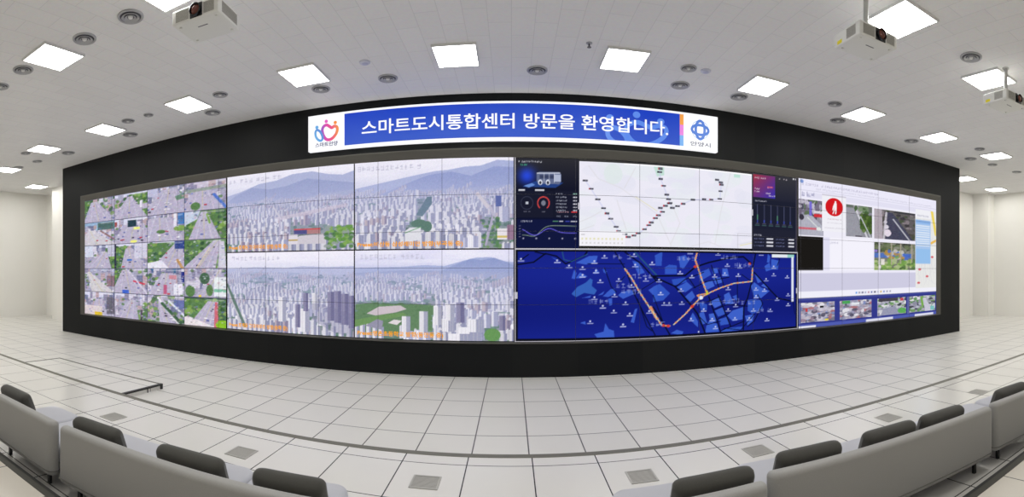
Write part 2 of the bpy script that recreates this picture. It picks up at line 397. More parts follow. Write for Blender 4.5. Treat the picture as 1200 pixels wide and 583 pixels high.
LAV = np.array((188, 190, 222.)); 
def city(w, h, seed, hor, mts, roads, parks, sky=((238, 235, 248), (214, 215, 236)), dens=1.0, tall=(), extra=None, size=1.0, clear=()):
    """aerial view of an apartment district: sky, ridges, haze, then blocks from far to near"""
    rng = np.random.default_rng(seed); c = Canvas(w, h)
    c.grad(sky[0], sky[1], 0, hor + .12)
    for _ in range(14):
        c.ell(rng.random(), rng.random() * hor, .1 + .12 * rng.random(), .02 + .03 * rng.random(), (246, 244, 252), .22)
    for pts, col in mts: c.poly([(0, hor + .3) if False else (pts[0][0], 1)] + pts + [(pts[-1][0], 1)], col)
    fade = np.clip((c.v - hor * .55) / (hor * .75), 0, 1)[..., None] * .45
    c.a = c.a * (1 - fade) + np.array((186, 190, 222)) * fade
    gy0 = int((hor + .06) * c.H)
    t = np.linspace(0, 1, c.H - gy0)[:, None, None]
    far, near = np.array((166, 170, 204.)), np.array((138, 146, 152.))
    k = np.clip(t * 6, 0, 1)
    c.a[gy0:] = c.a[gy0:] * (1 - k) + (far * (1 - t ** .7) + near * t ** .7) * k
    for _ in range(int(330 * dens)):
        v = hor + .08 + (1 - hor) * rng.random() ** 1.2; tt = np.clip((v - hor) / (1 - hor), 0, 1)
        col = np.array((140, 152, 182.)) * (1 - tt) + np.array((92, 122, 104.)) * tt + rng.normal(0, 9)
        c.ell(rng.random(), v, .01 + .035 * tt * rng.random(), .008 + .03 * tt * rng.random(), col, .8)
    for pts, col in parks: c.poly(pts, col)
    for pts, col in parks:
        p = np.array(pts)
        for _ in range(60):
            q = p.min(0) + rng.random(2) * (p.max(0) - p.min(0)); c.ell(q[0], q[1], .012, .014, np.array(col) + rng.normal(0, 16), .45)
    for pts, wd, col in roads: c.line(pts, wd, col)
    rows = 30
    for r in range(rows):
        tt = (r + .5) / rows; v0 = hor + .075 + (1.06 - hor - .075) * tt ** 1.15
        hh = (.04 + .155 * tt) * size; ww = (.0055 + .019 * tt) * size; haze = (1 - tt) ** 1.2
        for _ in range(int(dens * (15 - 8 * tt))):      # estates: rows of equal towers, or low blocks
            cu = rng.random() * 1.1 - .05; low = rng.random() < .30; cnt = rng.integers(2, 7) if not low else rng.integers(1, 4)
            bw0 = ww * (.7 + .5 * rng.random()) * (1.7 if low else 1); bh0 = hh * (.55 + .6 * rng.random()) * (.34 if low else 1)
            drift = rng.normal(0, .010); pitch = bw0 * (2.2 + .9 * rng.random())
            tint = rng.normal(0, 8); lit0 = np.array((228, 226, 236.)) + tint; sh0 = np.array((150, 152, 180.)) + tint
            if rng.random() < .16: lit0 = np.array((196, 180, 190.)); sh0 = np.array((138, 130, 156.))
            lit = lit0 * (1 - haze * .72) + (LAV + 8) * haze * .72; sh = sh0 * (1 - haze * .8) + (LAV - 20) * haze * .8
            side = .15 if rng.random() < .6 else -.35
            for q in range(cnt):
                u = cu + pitch * q; v = v0 + drift * q + rng.normal(0, .004); bh = bh0 * (.92 + .16 * rng.random()); bw = bw0
                if any(k_[0] < u < k_[2] and k_[1] < v < k_[3] for k_ in clear): continue
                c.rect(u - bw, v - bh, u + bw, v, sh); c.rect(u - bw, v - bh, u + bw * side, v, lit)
                for x in np.linspace(-.75, .8, 4): c.rect(u + bw * x, v - bh * .95, u + bw * (x + .14), v, (lit if x < side else sh) * (.80 if x < side else 1.15), .55)
                if low: c.rect(u - bw, v - bh, u + bw, v - bh * .7, lit * .97, .8)
                else: c.rect(u - bw * .8, v - bh - .011 * size * (.3 + tt), u - bw * .2, v - bh, lit * .95, .9)
            if rng.random() < .75:
                for _k in range(3):
                    col = np.array((100, 132, 112)) * tt + np.array((146, 160, 186)) * (1 - tt) + rng.normal(0, 9)
                    uu, vv = cu + pitch * cnt * rng.random(), v0 + .012 + .01 * rng.random()
                    if not any(k_[0] < uu < k_[2] and k_[1] < vv < k_[3] for k_ in clear): c.ell(uu, vv, ww * (1 + 1.6 * rng.random()), .010 + .022 * tt * rng.random(), col, .8)
    for u0, v0, u1, v1, kind in tall:
        lit, sh = ((236, 234, 242), (158, 160, 186)) if kind == 0 else ((150, 146, 178), (112, 110, 150))
        c.rect(u0, v0, u1, v1, sh); c.rect(u0, v0, u0 + (u1 - u0) * .5, v1, lit)
        for q in range(1, 6):
            x = u0 + (u1 - u0) * q / 6; c.rect(x, v0 + .01, x + .0035, v1, np.array(lit) * .82, .7)
    if extra: extra(c, rng)
    c.noise(rng, 4.5, 1); c.noise(rng, 3.0, 3)
    return c
def stamp(c, rng, w):                       # grey time-and-place caption at the top of a camera view
    c.glyphs(rng, .02, w, .075, .05, (192, 190, 210), .7)

# -------- the wall itself
vw = thing('video_display', 'huge wide video wall of tiled displays set into the black wall', 'video wall', (0, SY, SZ0))
vw['kind'] = 'thing'
def vpart(o):                               # parts are built in room coordinates; keep them there under the root
    o.location = (0, -SY, -SZ0); return o
def surround():
    b = MB(); bm = b.bm
    def ring(x0, x1, z0, z1, y): return [bm.verts.new(p) for p in ((x0, y, z0), (x1, y, z0), (x1, y, z1), (x0, y, z1))]
    A = ring(OX0, OX1, OZ0, OZ1, WALL_Y - .012); B = ring(OX0 + .02, OX1 - .02, OZ0 + .012, OZ1 - .02, WALL_Y - .012)
    D = ring(SX0, SX1, SZ0, SZ1, SY); E_ = ring(OX0, OX1, OZ0, OZ1, SY + .02)
    for P, Q in ((A, B), (B, D), (E_, A), (D, E_)):
        for i in range(4): bm.faces.new((P[i], P[(i + 1) % 4], Q[(i + 1) % 4], Q[i]))
    return b
vpart(tag(surround().build('bezel', mat('surround_metal', (84, 82, 76), 0.5, metal=0.1, noise=0.04, scale=3), vw, smooth=False), 'dark grey sloping metal surround'))
vpart(MB().box(SX0, SX1, SY + .012, SY + .10, SZ0, SZ1).build('cabinet', mat('display_cabinet', (18, 18, 20), 0.4, noise=.05), vw, smooth=False))
ZM = wz(292, SY)

# -------- left: mosaic of twenty street cameras
G1, G2, G3 = (94, 128, 80), (130, 164, 88), (74, 104, 78)
RD, RD2, WHT = (184, 178, 198), (168, 164, 188), (226, 222, 234)
def feed(w, h, seed, vp=.5, hz=.22, road=(.1, .9), top=.05, left='b', right='g', sky=(214, 214, 232), cross=False, ext=(), cars=8, roadc=RD):
    rng = np.random.default_rng(seed); c = Canvas(w, h, (170, 166, 184))
    c.rect(0, 0, 1, hz, sky)
    def fill(kind, u0, u1):
        if kind == 'g':
            c.rect(u0, hz * .5, u1, 1, G1)
            for _ in range(46): c.ell(u0 + (u1 - u0) * rng.random(), hz * .6 + (1 - hz * .6) * rng.random(), .05, .06, np.array((G1, G2, G3)[rng.integers(3)]) + rng.normal(0, 10), .9)
        elif kind == 'b':
            for _ in range(26):
                u = u0 + (u1 - u0) * rng.random(); v = hz * .8 + (1 - hz) * rng.random(); bw = .03 + .06 * rng.random(); bh = .12 + .25 * rng.random()
                g = np.array([(214, 210, 224), (176, 174, 196), (150, 146, 170), (190, 168, 172), (126, 130, 158)][rng.integers(5)], float)
                c.rect(u - bw, v - bh, u + bw, v, g)
                for q in range(3): c.rect(u - bw, v - bh + bh * (q + .4) / 3.2, u + bw, v - bh + bh * (q + .6) / 3.2, g * .8, .7)
            for _ in range(5): c.ell(u0 + (u1 - u0) * rng.random(), hz + (1 - hz) * rng.random(), .05, .05, G1, .8)
        elif kind == 'm':
            fill('b', u0, u1)
            for _ in range(16): c.ell(u0 + (u1 - u0) * rng.random(), hz + (1 - hz) * rng.random(), .06, .07, (G1, G2, G3)[rng.integers(3)], .85)
    fill(left, 0, max(vp, .1)); fill(right, min(vp, .9), 1)
    c.poly([(vp - top, hz), (vp + top, hz), (road[1], 1.02), (road[0], 1.02)], roadc)
    if cross: c.poly([(0, .55), (1, .48), (1, .68), (0, .8)], RD)
    for q in (.25, .5, .75):
        x0 = vp - top + 2 * top * q; x1 = road[0] + (road[1] - road[0]) * q
        c.line([(x0, hz), (x1, 1)], .8 if q != .5 else 1.1, (222, 218, 226) if q != .5 else (206, 196, 150), .6)
    for _ in range(cars):
        t = .1 + .85 * rng.random(); v = hz + (1 - hz) * t
        a = vp - top + (road[0] - vp + top) * t; b_ = vp + top + (road[1] - vp - top) * t
        u = a + (b_ - a) * rng.random(); s_ = .012 + .03 * t
        col = [(238, 236, 240), (60, 60, 76), (96, 108, 170), (190, 70, 80), (220, 216, 222)][rng.integers(5)]
        c.rect(u - s_, v - s_ * 1.2, u + s_, v, col); c.rect(u - s_, v, u + s_, v + .015, (120, 114, 136), .8)
    for e in ext:
        if e[0] == 'r': c.rect(*e[1:])
        elif e[0] == 'p': c.poly(*e[1:])
        elif e[0] == 'e': c.ell(*e[1:])
        elif e[0] == 'l': c.line(*e[1:])
    for _ in range(75):
        u, v = rng.random(), hz * .6 + (1 - hz * .6) * rng.random(); sz = .008 + .022 * rng.random()
        g = np.array([(236, 234, 244), (112, 108, 134), (206, 200, 218), (140, 136, 164), (96, 120, 110), (196, 160, 170), (120, 130, 190)][rng.integers(7)])
        on_road = abs(u - (vp + ((road[0] + road[1]) / 2 - vp) * (v - hz) / (1 - hz))) < (top + ((road[1] - road[0]) / 2 - top) * (v - hz) / (1 - hz)) * .85
        c.rect(u - sz, v - sz * (.5 + 1.2 * rng.random()), u + sz, v + sz * .6, g, .16 if on_road else .6)
    c.a = (c.a * .9 + np.array((192, 186, 212)) * .1 - 172) * 1.15 + 172
    c.rect(0, 0, 1, .02, (120, 120, 150)); c.rect(.55, .05, .95, .10, (236, 234, 240), .35)
    c.noise(rng, 5, 1); c.noise(rng, 5, 2); c.noise(rng, 5, 6)
    return c
BLU, TEAL = (70, 112, 190), (120, 160, 190)
FEEDS = [
    dict(vp=.33, road=(-.05, 1.05), hz=.12, left='g', right='m', top=.1, sky=G3, cars=4),
    dict(vp=.48, road=(-.1, 1.0), hz=.15, left='m', right='g', top=.07, cross=True, cars=5, ext=[('r', .78, .35, .86, .62, WHT)]),
    dict(vp=.6, road=(-.2, 1.2), hz=.1, left='b', right='b', top=.2, cars=14, sky=(196, 196, 214), ext=[('r', 0, 0, .3, .3, (190, 190, 214)), ('p', [(.75, .4), (1, .3), (1, .5), (.8, .55)], (110, 140, 120))]),
    dict(vp=.45, road=(-.1, 1.0), hz=.3, left='b', right='b', top=.25, cars=8, sky=(200, 192, 208), ext=[('e', .28, .84, .12, .14, G1), ('l', [(.72, .5), (.98, .95)], 4, (88, 122, 196)), ('p', [(0, .25), (1, .2), (1, .3), (0, .36)], (150, 160, 150))]),
    dict(vp=.2, road=(-.2, 1.1), hz=.35, left='b', right='b', top=.12, cars=4, sky=(150, 190, 214), roadc=(204, 200, 206), ext=[('r', 0, .0, 1, .14, (150, 178, 206)), ('r', .45, .05, .98, .35, (84, 112, 108)), ('l', [(.55, .4), (1, .8)], 3, (150, 116, 116))]),
    dict(vp=.6, road=(-.1, 1.1), hz=.25, left='b', right='b', top=.3, cars=18, ext=[('r', .42, .08, .68, .35, (44, 66, 76)), ('r', .6, .38, .78, .47, (232, 236, 130)), ('e', .6, .93, .1, .05, (238, 240, 120)), ('r', 0, .1, .08, .3, (160, 84, 78))]),
    dict(vp=.35, road=(-.3, 1.0), hz=.12, left='b', right='b', top=.3, cars=7, ext=[('e', .38, .64, .12, .07, G1), ('r', .82, .02, 1, .42, (76, 124, 182)), ('r', .72, .0, .8, .5, (226, 224, 236)), ('e', .9, .56, .18, .1, G2)]),
    dict(vp=.48, road=(.1, .88), hz=.05, left='g', right='g', top=.07, cars=4, sky=(190, 206, 216), ext=[('p', [(0, .02), (.4, .02), (.32, .3), (0, .5)], (196, 206, 222)), ('l', [(.56, .15), (.62, .45)], 3, G2)]),
    dict(vp=.7, road=(-.1, .9), hz=.3, left='b', right='g', top=.06, cars=3, sky=(206, 212, 230), ext=[('r', 0, 0, .3, .5, (206, 210, 226)), ('r', .78, 0, 1, .5, (190, 190, 208))]),
    dict(vp=.45, road=(.2, 1.0), hz=.2, left='g', right='b', top=.1, cars=5, ext=[('r', .0, 0, .06, 1, (56, 58, 74)), ('r', .62, 0, .98, .6, (206, 204, 220)), ('r', .4, .62, .55, .7, BLU)]),
    dict(vp=.85, road=(.1, 1.0), hz=.1, left='g', right='b', top=.1, cars=9, ext=[('r', .75, 0, 1, .3, (60, 78, 136)), ('p', [(0, .8), (.4, .7), (.6, 1), (0, 1)], (228, 226, 236)), ('l', [(.82, .7), (.95, 1)], 4, (190, 150, 100))]),
    dict(vp=.8, road=(-.05, .75), hz=.05, left='g', right='g', top=.08, cars=5, ext=[('l', [(.62, .3), (.3, 1)], 1.5, (214, 200, 170)), ('p', [(.85, .1), (.95, .1), (1, 1), (.8, 1)], (206, 204, 216))]),
    dict(vp=.15, road=(.25, 1.0), hz=.15, left='b', right='b', top=.05, cars=2, roadc=(206, 202, 204), sky=(176, 180, 204), ext=[('r', .75, .3, 1, .75, (140, 116, 124))]),
    dict(vp=.35, road=(-.1, 1.1), hz=.05, left='g', right='m', top=.1, cars=6, ext=[('l', [(.6, .5), (.9, .6)], 3, (206, 70, 92)), ('r', .25, .85, .45, 1, (70, 104, 200)), ('l', [(.45, .1), (1, 1)], 2, (214, 210, 222))]),
    dict(vp=.55, road=(.0, .9), hz=.18, left='m', right='b', top=.15, cars=12, sky=(74, 108, 148), ext=[('r', .92, .12, 1, .5, (50, 60, 130)), ('r', .45, .6, .55, .95, (190, 100, 130)), ('r', .72, .55, .95, .95, (230, 228, 238)), ('r', .6, .25, .8, .4, (200, 140, 150))]),
    dict(vp=.85, road=(.25, .75), hz=.05, left='b', right='b', top=.05, cars=4, ext=[('e', .15, .8, .12, .2, G1), ('e', .5, .35, .12, .2, G3), ('e', .62, .75, .08, .2, G1), ('p', [(.72, .3), (1, .3), (1, .95), (.72, .95)], (226, 230, 232)), ('r', .72, .7, 1, .8, (130, 190, 160)), ('r', .36, .92, .42, 1, (232, 206, 60))]),
    dict(vp=.5, road=(.2, .8), hz=.3, left='b', right='b', top=.12, cars=3, ext=[('r', 0, .6, .6, 1, (216, 204, 204)), ('r', .35, .85, .6, 1, (222, 190, 60)), ('r', .75, .2, 1, .9, (110, 106, 118))]),
    dict(vp=.55, road=(.0, .75), hz=.25, left='b', right='m', top=.1, cars=3, ext=[('r', .8, .6, .85, 1, (90, 84, 96)), ('e', .95, .75, .08, .14, G1)]),
    dict(vp=.35, road=(.35, .8), hz=.05, left='m', right='m', top=.06, cars=6, ext=[('l', [(.3, .1), (.85, 1)], 3, (232, 230, 238)), ('l', [(.42, .3), (.9, .95)], 5, G3), ('r', .72, .15, 1, .45, (110, 120, 170)), ('l', [(.6, .2), (1, .7)], 3, (220, 224, 232))]),
    dict(vp=.7, road=(.1, .78), hz=.12, left='g', right='g', top=.12, cars=9, sky=(60, 84, 66), ext=[('p', [(0, .72), (.1, .68), (.75, .98), (.75, 1.02), (0, 1.02)], (230, 222, 224)), ('p', [(.74, .15), (.8, .15), (.82, 1), (.72, 1)], (206, 110, 120)), ('e', .12, .5, .1, .12, G2), ('e', .92, .9, .16, .16, (140, 190, 50))]),
]
mosaic_cols = [99.5, 134.5, 173, 216.3, 265.4]
mosaic = vpart(tag(MB().box(SX0, wx(265.4, SY), SY + .004, SY + .011, SZ0, SZ1).build('camera_mosaic', mat('display_black', (10, 10, 14), .3), vw, smooth=False), 'block of twenty street camera pictures'))
for r in range(5):
    for q in range(4):
        z1 = SZ1 + (SZ0 - SZ1) * r / 5; z0 = SZ1 + (SZ0 - SZ1) * (r + 1) / 5
        display('camera_feed', feed(54, 48, 100 + r * 4 + q, **FEEDS[r * 4 + q]), wx(mosaic_cols[q], SY), wx(mosaic_cols[q + 1], SY) - .012, z0 + .006, z1 - .004, SY, mosaic)

# -------- four aerial views of the city
x1, x2, x3 = wx(266, SY), wx(415.3, SY), wx(602.6, SY)
def exA(c, rng):
    stamp(c, rng, .45)
    c.poly([(.40, .58), (.55, .55), (.75, .50), (.95, .46), (.95, .49), (.7, .56), (.45, .62)], (206, 196, 214), .7)
    c.rect(.56, .745, .66, .80, (84, 84, 138)); c.rect(.66, .74, .76, .80, (176, 128, 130)); c.rect(.56, .735, .76, .75, (204, 90, 96))
    c.poly([(.60, .82), (.78, .80), (.80, .92), (.56, .92)], (206, 200, 210)); c.rect(.52, .80, .59, .92, (222, 216, 226)); c.rect(.52, .86, .59, .88, (190, 166, 110))
    for _ in range(110): c.ell(.80 + .19 * rng.random(), .72 + .25 * rng.random(), .016, .02, [(104, 150, 74), (86, 128, 80), (130, 168, 90), (150, 160, 160)][rng.integers(4)], .85)
    c.line([(.44, 1.0), (.455, .55)], 2.4, (186, 182, 206)); c.line([(.40, .45), (.455, .6)], 2.4, (206, 202, 218))
cA = city(206, 150, 11, .30, [
    ([(0, .26), (.12, .22), (.28, .14), (.42, .12), (.55, .06), (.70, .05), (.82, .10), (.92, .12), (1, .08)], (176, 182, 216)),
    ([(0, .34), (.08, .26), (.22, .18), (.36, .22), (.50, .20), (.66, .13), (.80, .17), (1, .22)], (156, 164, 204)),
    ([(0, .38), (.3, .34), (.6, .36), (1, .30)], (164, 170, 204))], [], [], dens=1.15, extra=exA, clear=((.52, .7, .8, 1.0), (.8, .75, 1, 1.02)), size=.95)
def exB(c, rng):
    stamp(c, rng, .45)
    c.line([(0, .42), (.06, .62), (.16, .95)], 5, (104, 128, 120)); c.line([(0, .46), (.05, .66), (.14, .98)], 2.2, (196, 194, 204))
    c.poly([(.70, .62), (.75, .62), (1, .74), (1, 1), (.86, .96), (.7, .82)], (120, 118, 152), .35)
cB = city(206, 150, 12, .20, [
    ([(0, .21), (.25, .19), (.5, .2), (.62, .18), (.8, .19), (1, .18)], (186, 190, 222)),
    ([(.0, .26), (.3, .25), (.6, .26), (.72, .34), (.85, .36), (1, .36)], (160, 172, 204))], [], [([(.62, .34), (.9, .36), (1, .40), (1, .44), (.8, .42), (.62, .38)], (128, 150, 170))],
    sky=((240, 236, 250), (226, 226, 244)), dens=1.1, extra=exB,
    tall=((.44, .56, .50, .86, 0), (.57, .64, .61, .92, 1), (.61, .69, .68, .97, 0), (.63, .50, .67, .72, 1), (.81, .48, .86, .82, 1), (.86, .47, .91, .84, 1), (.91, .5, .96, .86, 1), (.96, .52, 1.0, .9, 1), (.70, .5, .74, .7, 0)), size=.9)
def exC(c, rng):
    stamp(c, rng, .44)
    c.line([(.80, .44), (.86, .56), (.88, .64), (.85, .80), (.82, .98)], 5, (186, 182, 204)); c.line([(.78, .40), (.84, .54)], 6, (206, 200, 214))
    for _ in range(120):
        t = rng.random(); u = .86 + .05 * rng.normal(0, .5); c.ell(.80 + .12 * rng.random() if rng.random() < .5 else .9, .66 + .33 * rng.random(), .010, .014, [(92, 132, 92), (110, 150, 90), (80, 112, 100)][rng.integers(3)], .7)
    c.line([(.87, .66), (.83, .96)], 3.4, (176, 170, 196))
    c.rect(.915, .55, .975, .70, (210, 208, 226)); c.rect(.93, .55, .975, .70, (172, 174, 204)); c.rect(.89, .42, .925, .54, (96, 108, 166))
    c.rect(.90, .78, .965, .90, (230, 224, 230)); c.rect(.90, .86, .965, .88, (210, 190, 110)); c.rect(.96, .74, 1, .9, (150, 120, 146))
    c.poly([(.40, .62), (.47, .42), (.50, .42), (.50, .5), (.44, .64)], (112, 132, 152)); c.ell(.42, .72, .05, .05, (96, 126, 116)); c.ell(.47, .75, .03, .06, (96, 126, 116))
    c.poly([(.33, .80), (.36, .76), (.43, .76), (.435, .9), (.33, .92)], (222, 222, 230)); c.line([(.33, .82), (.43, .755)], 1.4, (120, 168, 130))
cC = city(258, 152, 13, .30, [
    ([(0, .30), (.2, .24), (.42, .17), (.52, .14), (.60, .13), (.70, .10), (.80, .09), (.9, .03), (1, .04)], (172, 180, 218)),
    ([(0, .42), (.2, .36), (.38, .24), (.48, .18), (.62, .15), (.74, .20), (.88, .10), (1, .11)], (150, 160, 206)),
    ([(0, .46), (.4, .34), (.7, .33), (1, .30)], (158, 166, 206))], [], [], dens=1.25, extra=exC, clear=((.81, .66, .92, 1.1), (.33, .72, .48, .93), (.4, .45, .47, .7), (.88, .72, 1, 1)))
def exD(c, rng):
    stamp(c, rng, .44)
    c.poly([(.08, .72), (.16, .64), (.30, .62), (.34, .66), (.27, .70), (.14, .74)], (204, 192, 200)); c.poly([(.0, .80), (.18, .73), (.32, .70), (.34, .73), (.16, .80), (0, .88)], (112, 148, 96))
    c.poly([(.22, .82), (.26, .78), (.31, .79), (.28, .84)], (224, 216, 220)); c.poly([(.07, .86), (.15, .78), (.19, .80), (.18, .9)], (150, 148, 170))
    c.ell(.87, .93, .05, .07, (104, 150, 90))
cD = city(258, 152, 14, .22, [
    ([(.0, .20), (.3, .19), (.45, .17), (.58, .18), (.70, .12), (.77, .09), (.86, .085), (.95, .13), (1, .14)], (168, 178, 218)),
    ([(.55, .24), (.64, .17), (.74, .10), (.80, .12), (.88, .09), (1, .17)], (146, 158, 204)),
    ([(0, .26), (.3, .23), (.7, .24), (1, .25)], (150, 160, 200)),
    ([(.7, .32), (.85, .31), (1, .34)], (150, 166, 196))], [], [([(0, .62), (.2, .58), (.55, .62), (.5, .9), (.1, .95), (0, .9)], (102, 134, 100))],
    sky=((226, 224, 246), (206, 208, 236)), dens=1.1, extra=exD, clear=((.0, .60, .52, .98), (.82, .86, .93, 1.1)),
    tall=((.31, .74, .365, .98, 0), (.42, .68, .475, .92, 0), (.51, .62, .565, .83, 0), (.56, .76, .64, .9, 0), (.585, .6, .64, .78, 0), (.65, .58, .70, .8, 1), (.91, .72, .95, .88, 1), (.66, .85, .8, 1, 0), (.72, .76, .82, .9, 0), (.60, .92, .74, 1, 0)), size=.92)
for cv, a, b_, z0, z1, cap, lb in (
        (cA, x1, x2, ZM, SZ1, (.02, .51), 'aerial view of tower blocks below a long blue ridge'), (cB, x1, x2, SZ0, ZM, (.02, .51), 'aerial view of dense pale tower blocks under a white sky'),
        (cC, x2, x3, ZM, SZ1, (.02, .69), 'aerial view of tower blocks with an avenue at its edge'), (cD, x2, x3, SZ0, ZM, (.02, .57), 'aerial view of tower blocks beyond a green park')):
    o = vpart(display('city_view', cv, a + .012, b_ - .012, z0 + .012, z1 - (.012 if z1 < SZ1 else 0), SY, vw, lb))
    W_, H_ = b_ - a, z1 - z0
    text_on_wall('caption', 'Preset:비산동 삼성래미안 방향(부곡동 중)' if cv is cC else ('Preset:평촌초등학교 방향(동안동 중)' if cv is cD else 'Preset:호계동 현대아파트 방향(동쪽 중)'),
                 a + W_ * cap[0], a + W_ * cap[1], z0 + H_ * .025, z0 + H_ * .092, SY - .003,
                 mat('caption_orange', (236, 156, 24), .5, emit=1.0), o, bold=.03, label='orange caption lettering')
# -------- frame strips between the windows of the right half
XF0, XF1 = wx(603.2, SY), wx(934.5, SY)

# -------- bus dashboard
def dash():
    rng = np.random.default_rng(5); c = Canvas(104, 146, (22, 25, 42))
    c.grad((46, 46, 52), (20, 22, 40), 0, .36); c.grad((16, 20, 44), (14, 22, 62), .66, 1)
    yy = np.exp(-(((c.u - .17) / .13) ** 2 + ((c.v - .20) / .09) ** 2)); c.a += yy[..., None] * np.array((10, 40, 170))
    c.poly([(.1, .32), (.3, .26), (.75, .27), (.62, .33)], (40, 74, 150), .8); c.poly([(.12, .31), (.25, .28), (.3, .3), (.2, .33)], (120, 160, 230), .8)
    c.poly([(.32, .18), (.36, .155), (.68, .155), (.71, .18), (.71, .26), (.68, .29), (.36, .285), (.32, .26)], (98, 108, 140))
    c.line([(.33, .17), (.69, .165)], 1.6, (206, 210, 226)); c.rect(.37, .19, .67, .23, (60, 68, 98)); c.rect(.60, .18, .70, .26, (176, 184, 208))
    for u in (.38, .50): c.ell(u, .27, .035, .03, (222, 226, 240)); c.ell(u, .275, .018, .018, (40, 44, 60))
    for u in (.44, .52, .60): c.line([(u, .17), (u, .27)], .8, (206, 210, 226))
    c.glyphs(rng, .04, .40, .04, .02, (206, 206, 214)); c.glyphs(rng, .07, .20, .075, .018, (80, 190, 140))
    c.rect(.02, .37, .58, .66, (26, 28, 46)); c.rect(.61, .36, .97, .66, (26, 28, 46)); c.rect(.02, .68, .97, .985, (18, 24, 62))
    c.rect(.04, .35, .14, .365, (214, 214, 222)); c.rect(.30, .35, .44, .365, (214, 214, 222))
    c.ell(.17, .50, .10, .075, (52, 56, 76), 1, .88); c.rect(.15, .485, .19, .515, (190, 194, 206))
    c.ell(.43, .50, .10, .075, (206, 70, 70), 1, .82); c.poly([(.43, .50), (.33, .60), (.53, .60)], (26, 28, 46)); c.ell(.43, .50, .035, .03, (120, 124, 140))
    c.glyphs(rng, .12, .22, .595, .012, (130, 130, 146)); c.glyphs(rng, .41, .46, .595, .012, (130, 130, 146))
    for k in range(6):
        v = .375 + .037 * k
        c.glyphs(rng, .63, .63 + (.16 if k else .1), v + .02, .014, (196, 200, 214), .9); c.rect(.90, v + .013, .96, v + .026, (150, 200, 180) if k == 0 else (214, 214, 226), .9)
    c.rect(.87, .588, .96, .602, (206, 60, 66)); c.glyphs(rng, .63, .84, .595, .014, (206, 160, 170), .9)
    for u in (.64, .76, .90): c.glyphs(rng, u, u + .05, .645, .015, (150, 154, 176), .9)
    c.glyphs(rng, .04, .24, .70, .018, (206, 206, 220)); c.line([(.58, .70), (.66, .70)], 1, (120, 200, 130)); c.rect(.68, .694, .74, .707, (210, 210, 220)); c.line([(.78, .70), (.84, .70)], 1, (90, 100, 230)); c.rect(.86, .694, .96, .707, (210, 210, 220))
    xs = np.linspace(.10, .95, 24)
    g = [(x, .80 - .055 * math.tanh((x - .38) * 9) + .05 * math.exp(-((x - .3) / .1) ** 2) * 0.6 + .02 * (x > .5) * (x - .5)) for x in xs]
    p = [(x, .83 - .05 * math.exp(-((x - .52) / .13) ** 2) + .03 * math.exp(-((x - .3) / .12) ** 2) - .04 * math.exp(-((x - .08) / .1) ** 2)) for x in xs]
    c.line(g, 1.1, (130, 150, 130)); c.line(p, 1.2, (110, 100, 226))
    for k in range(5): c.rect(.10 + .205 * k, .885, .125 + .205 * k, .9, (150, 150, 176)); c.rect(.045, .75 + .03 * k, .07, .757 + .03 * k, (120, 120, 150))
    return c
dz0 = ZM + .02
vpart(display('bus_dashboard', dash(), XF0 + .03, wx(678.6, SY), dz0, SZ1 - .012, SY, vw, 'dark dashboard with a bus, round gauges and a line chart'))
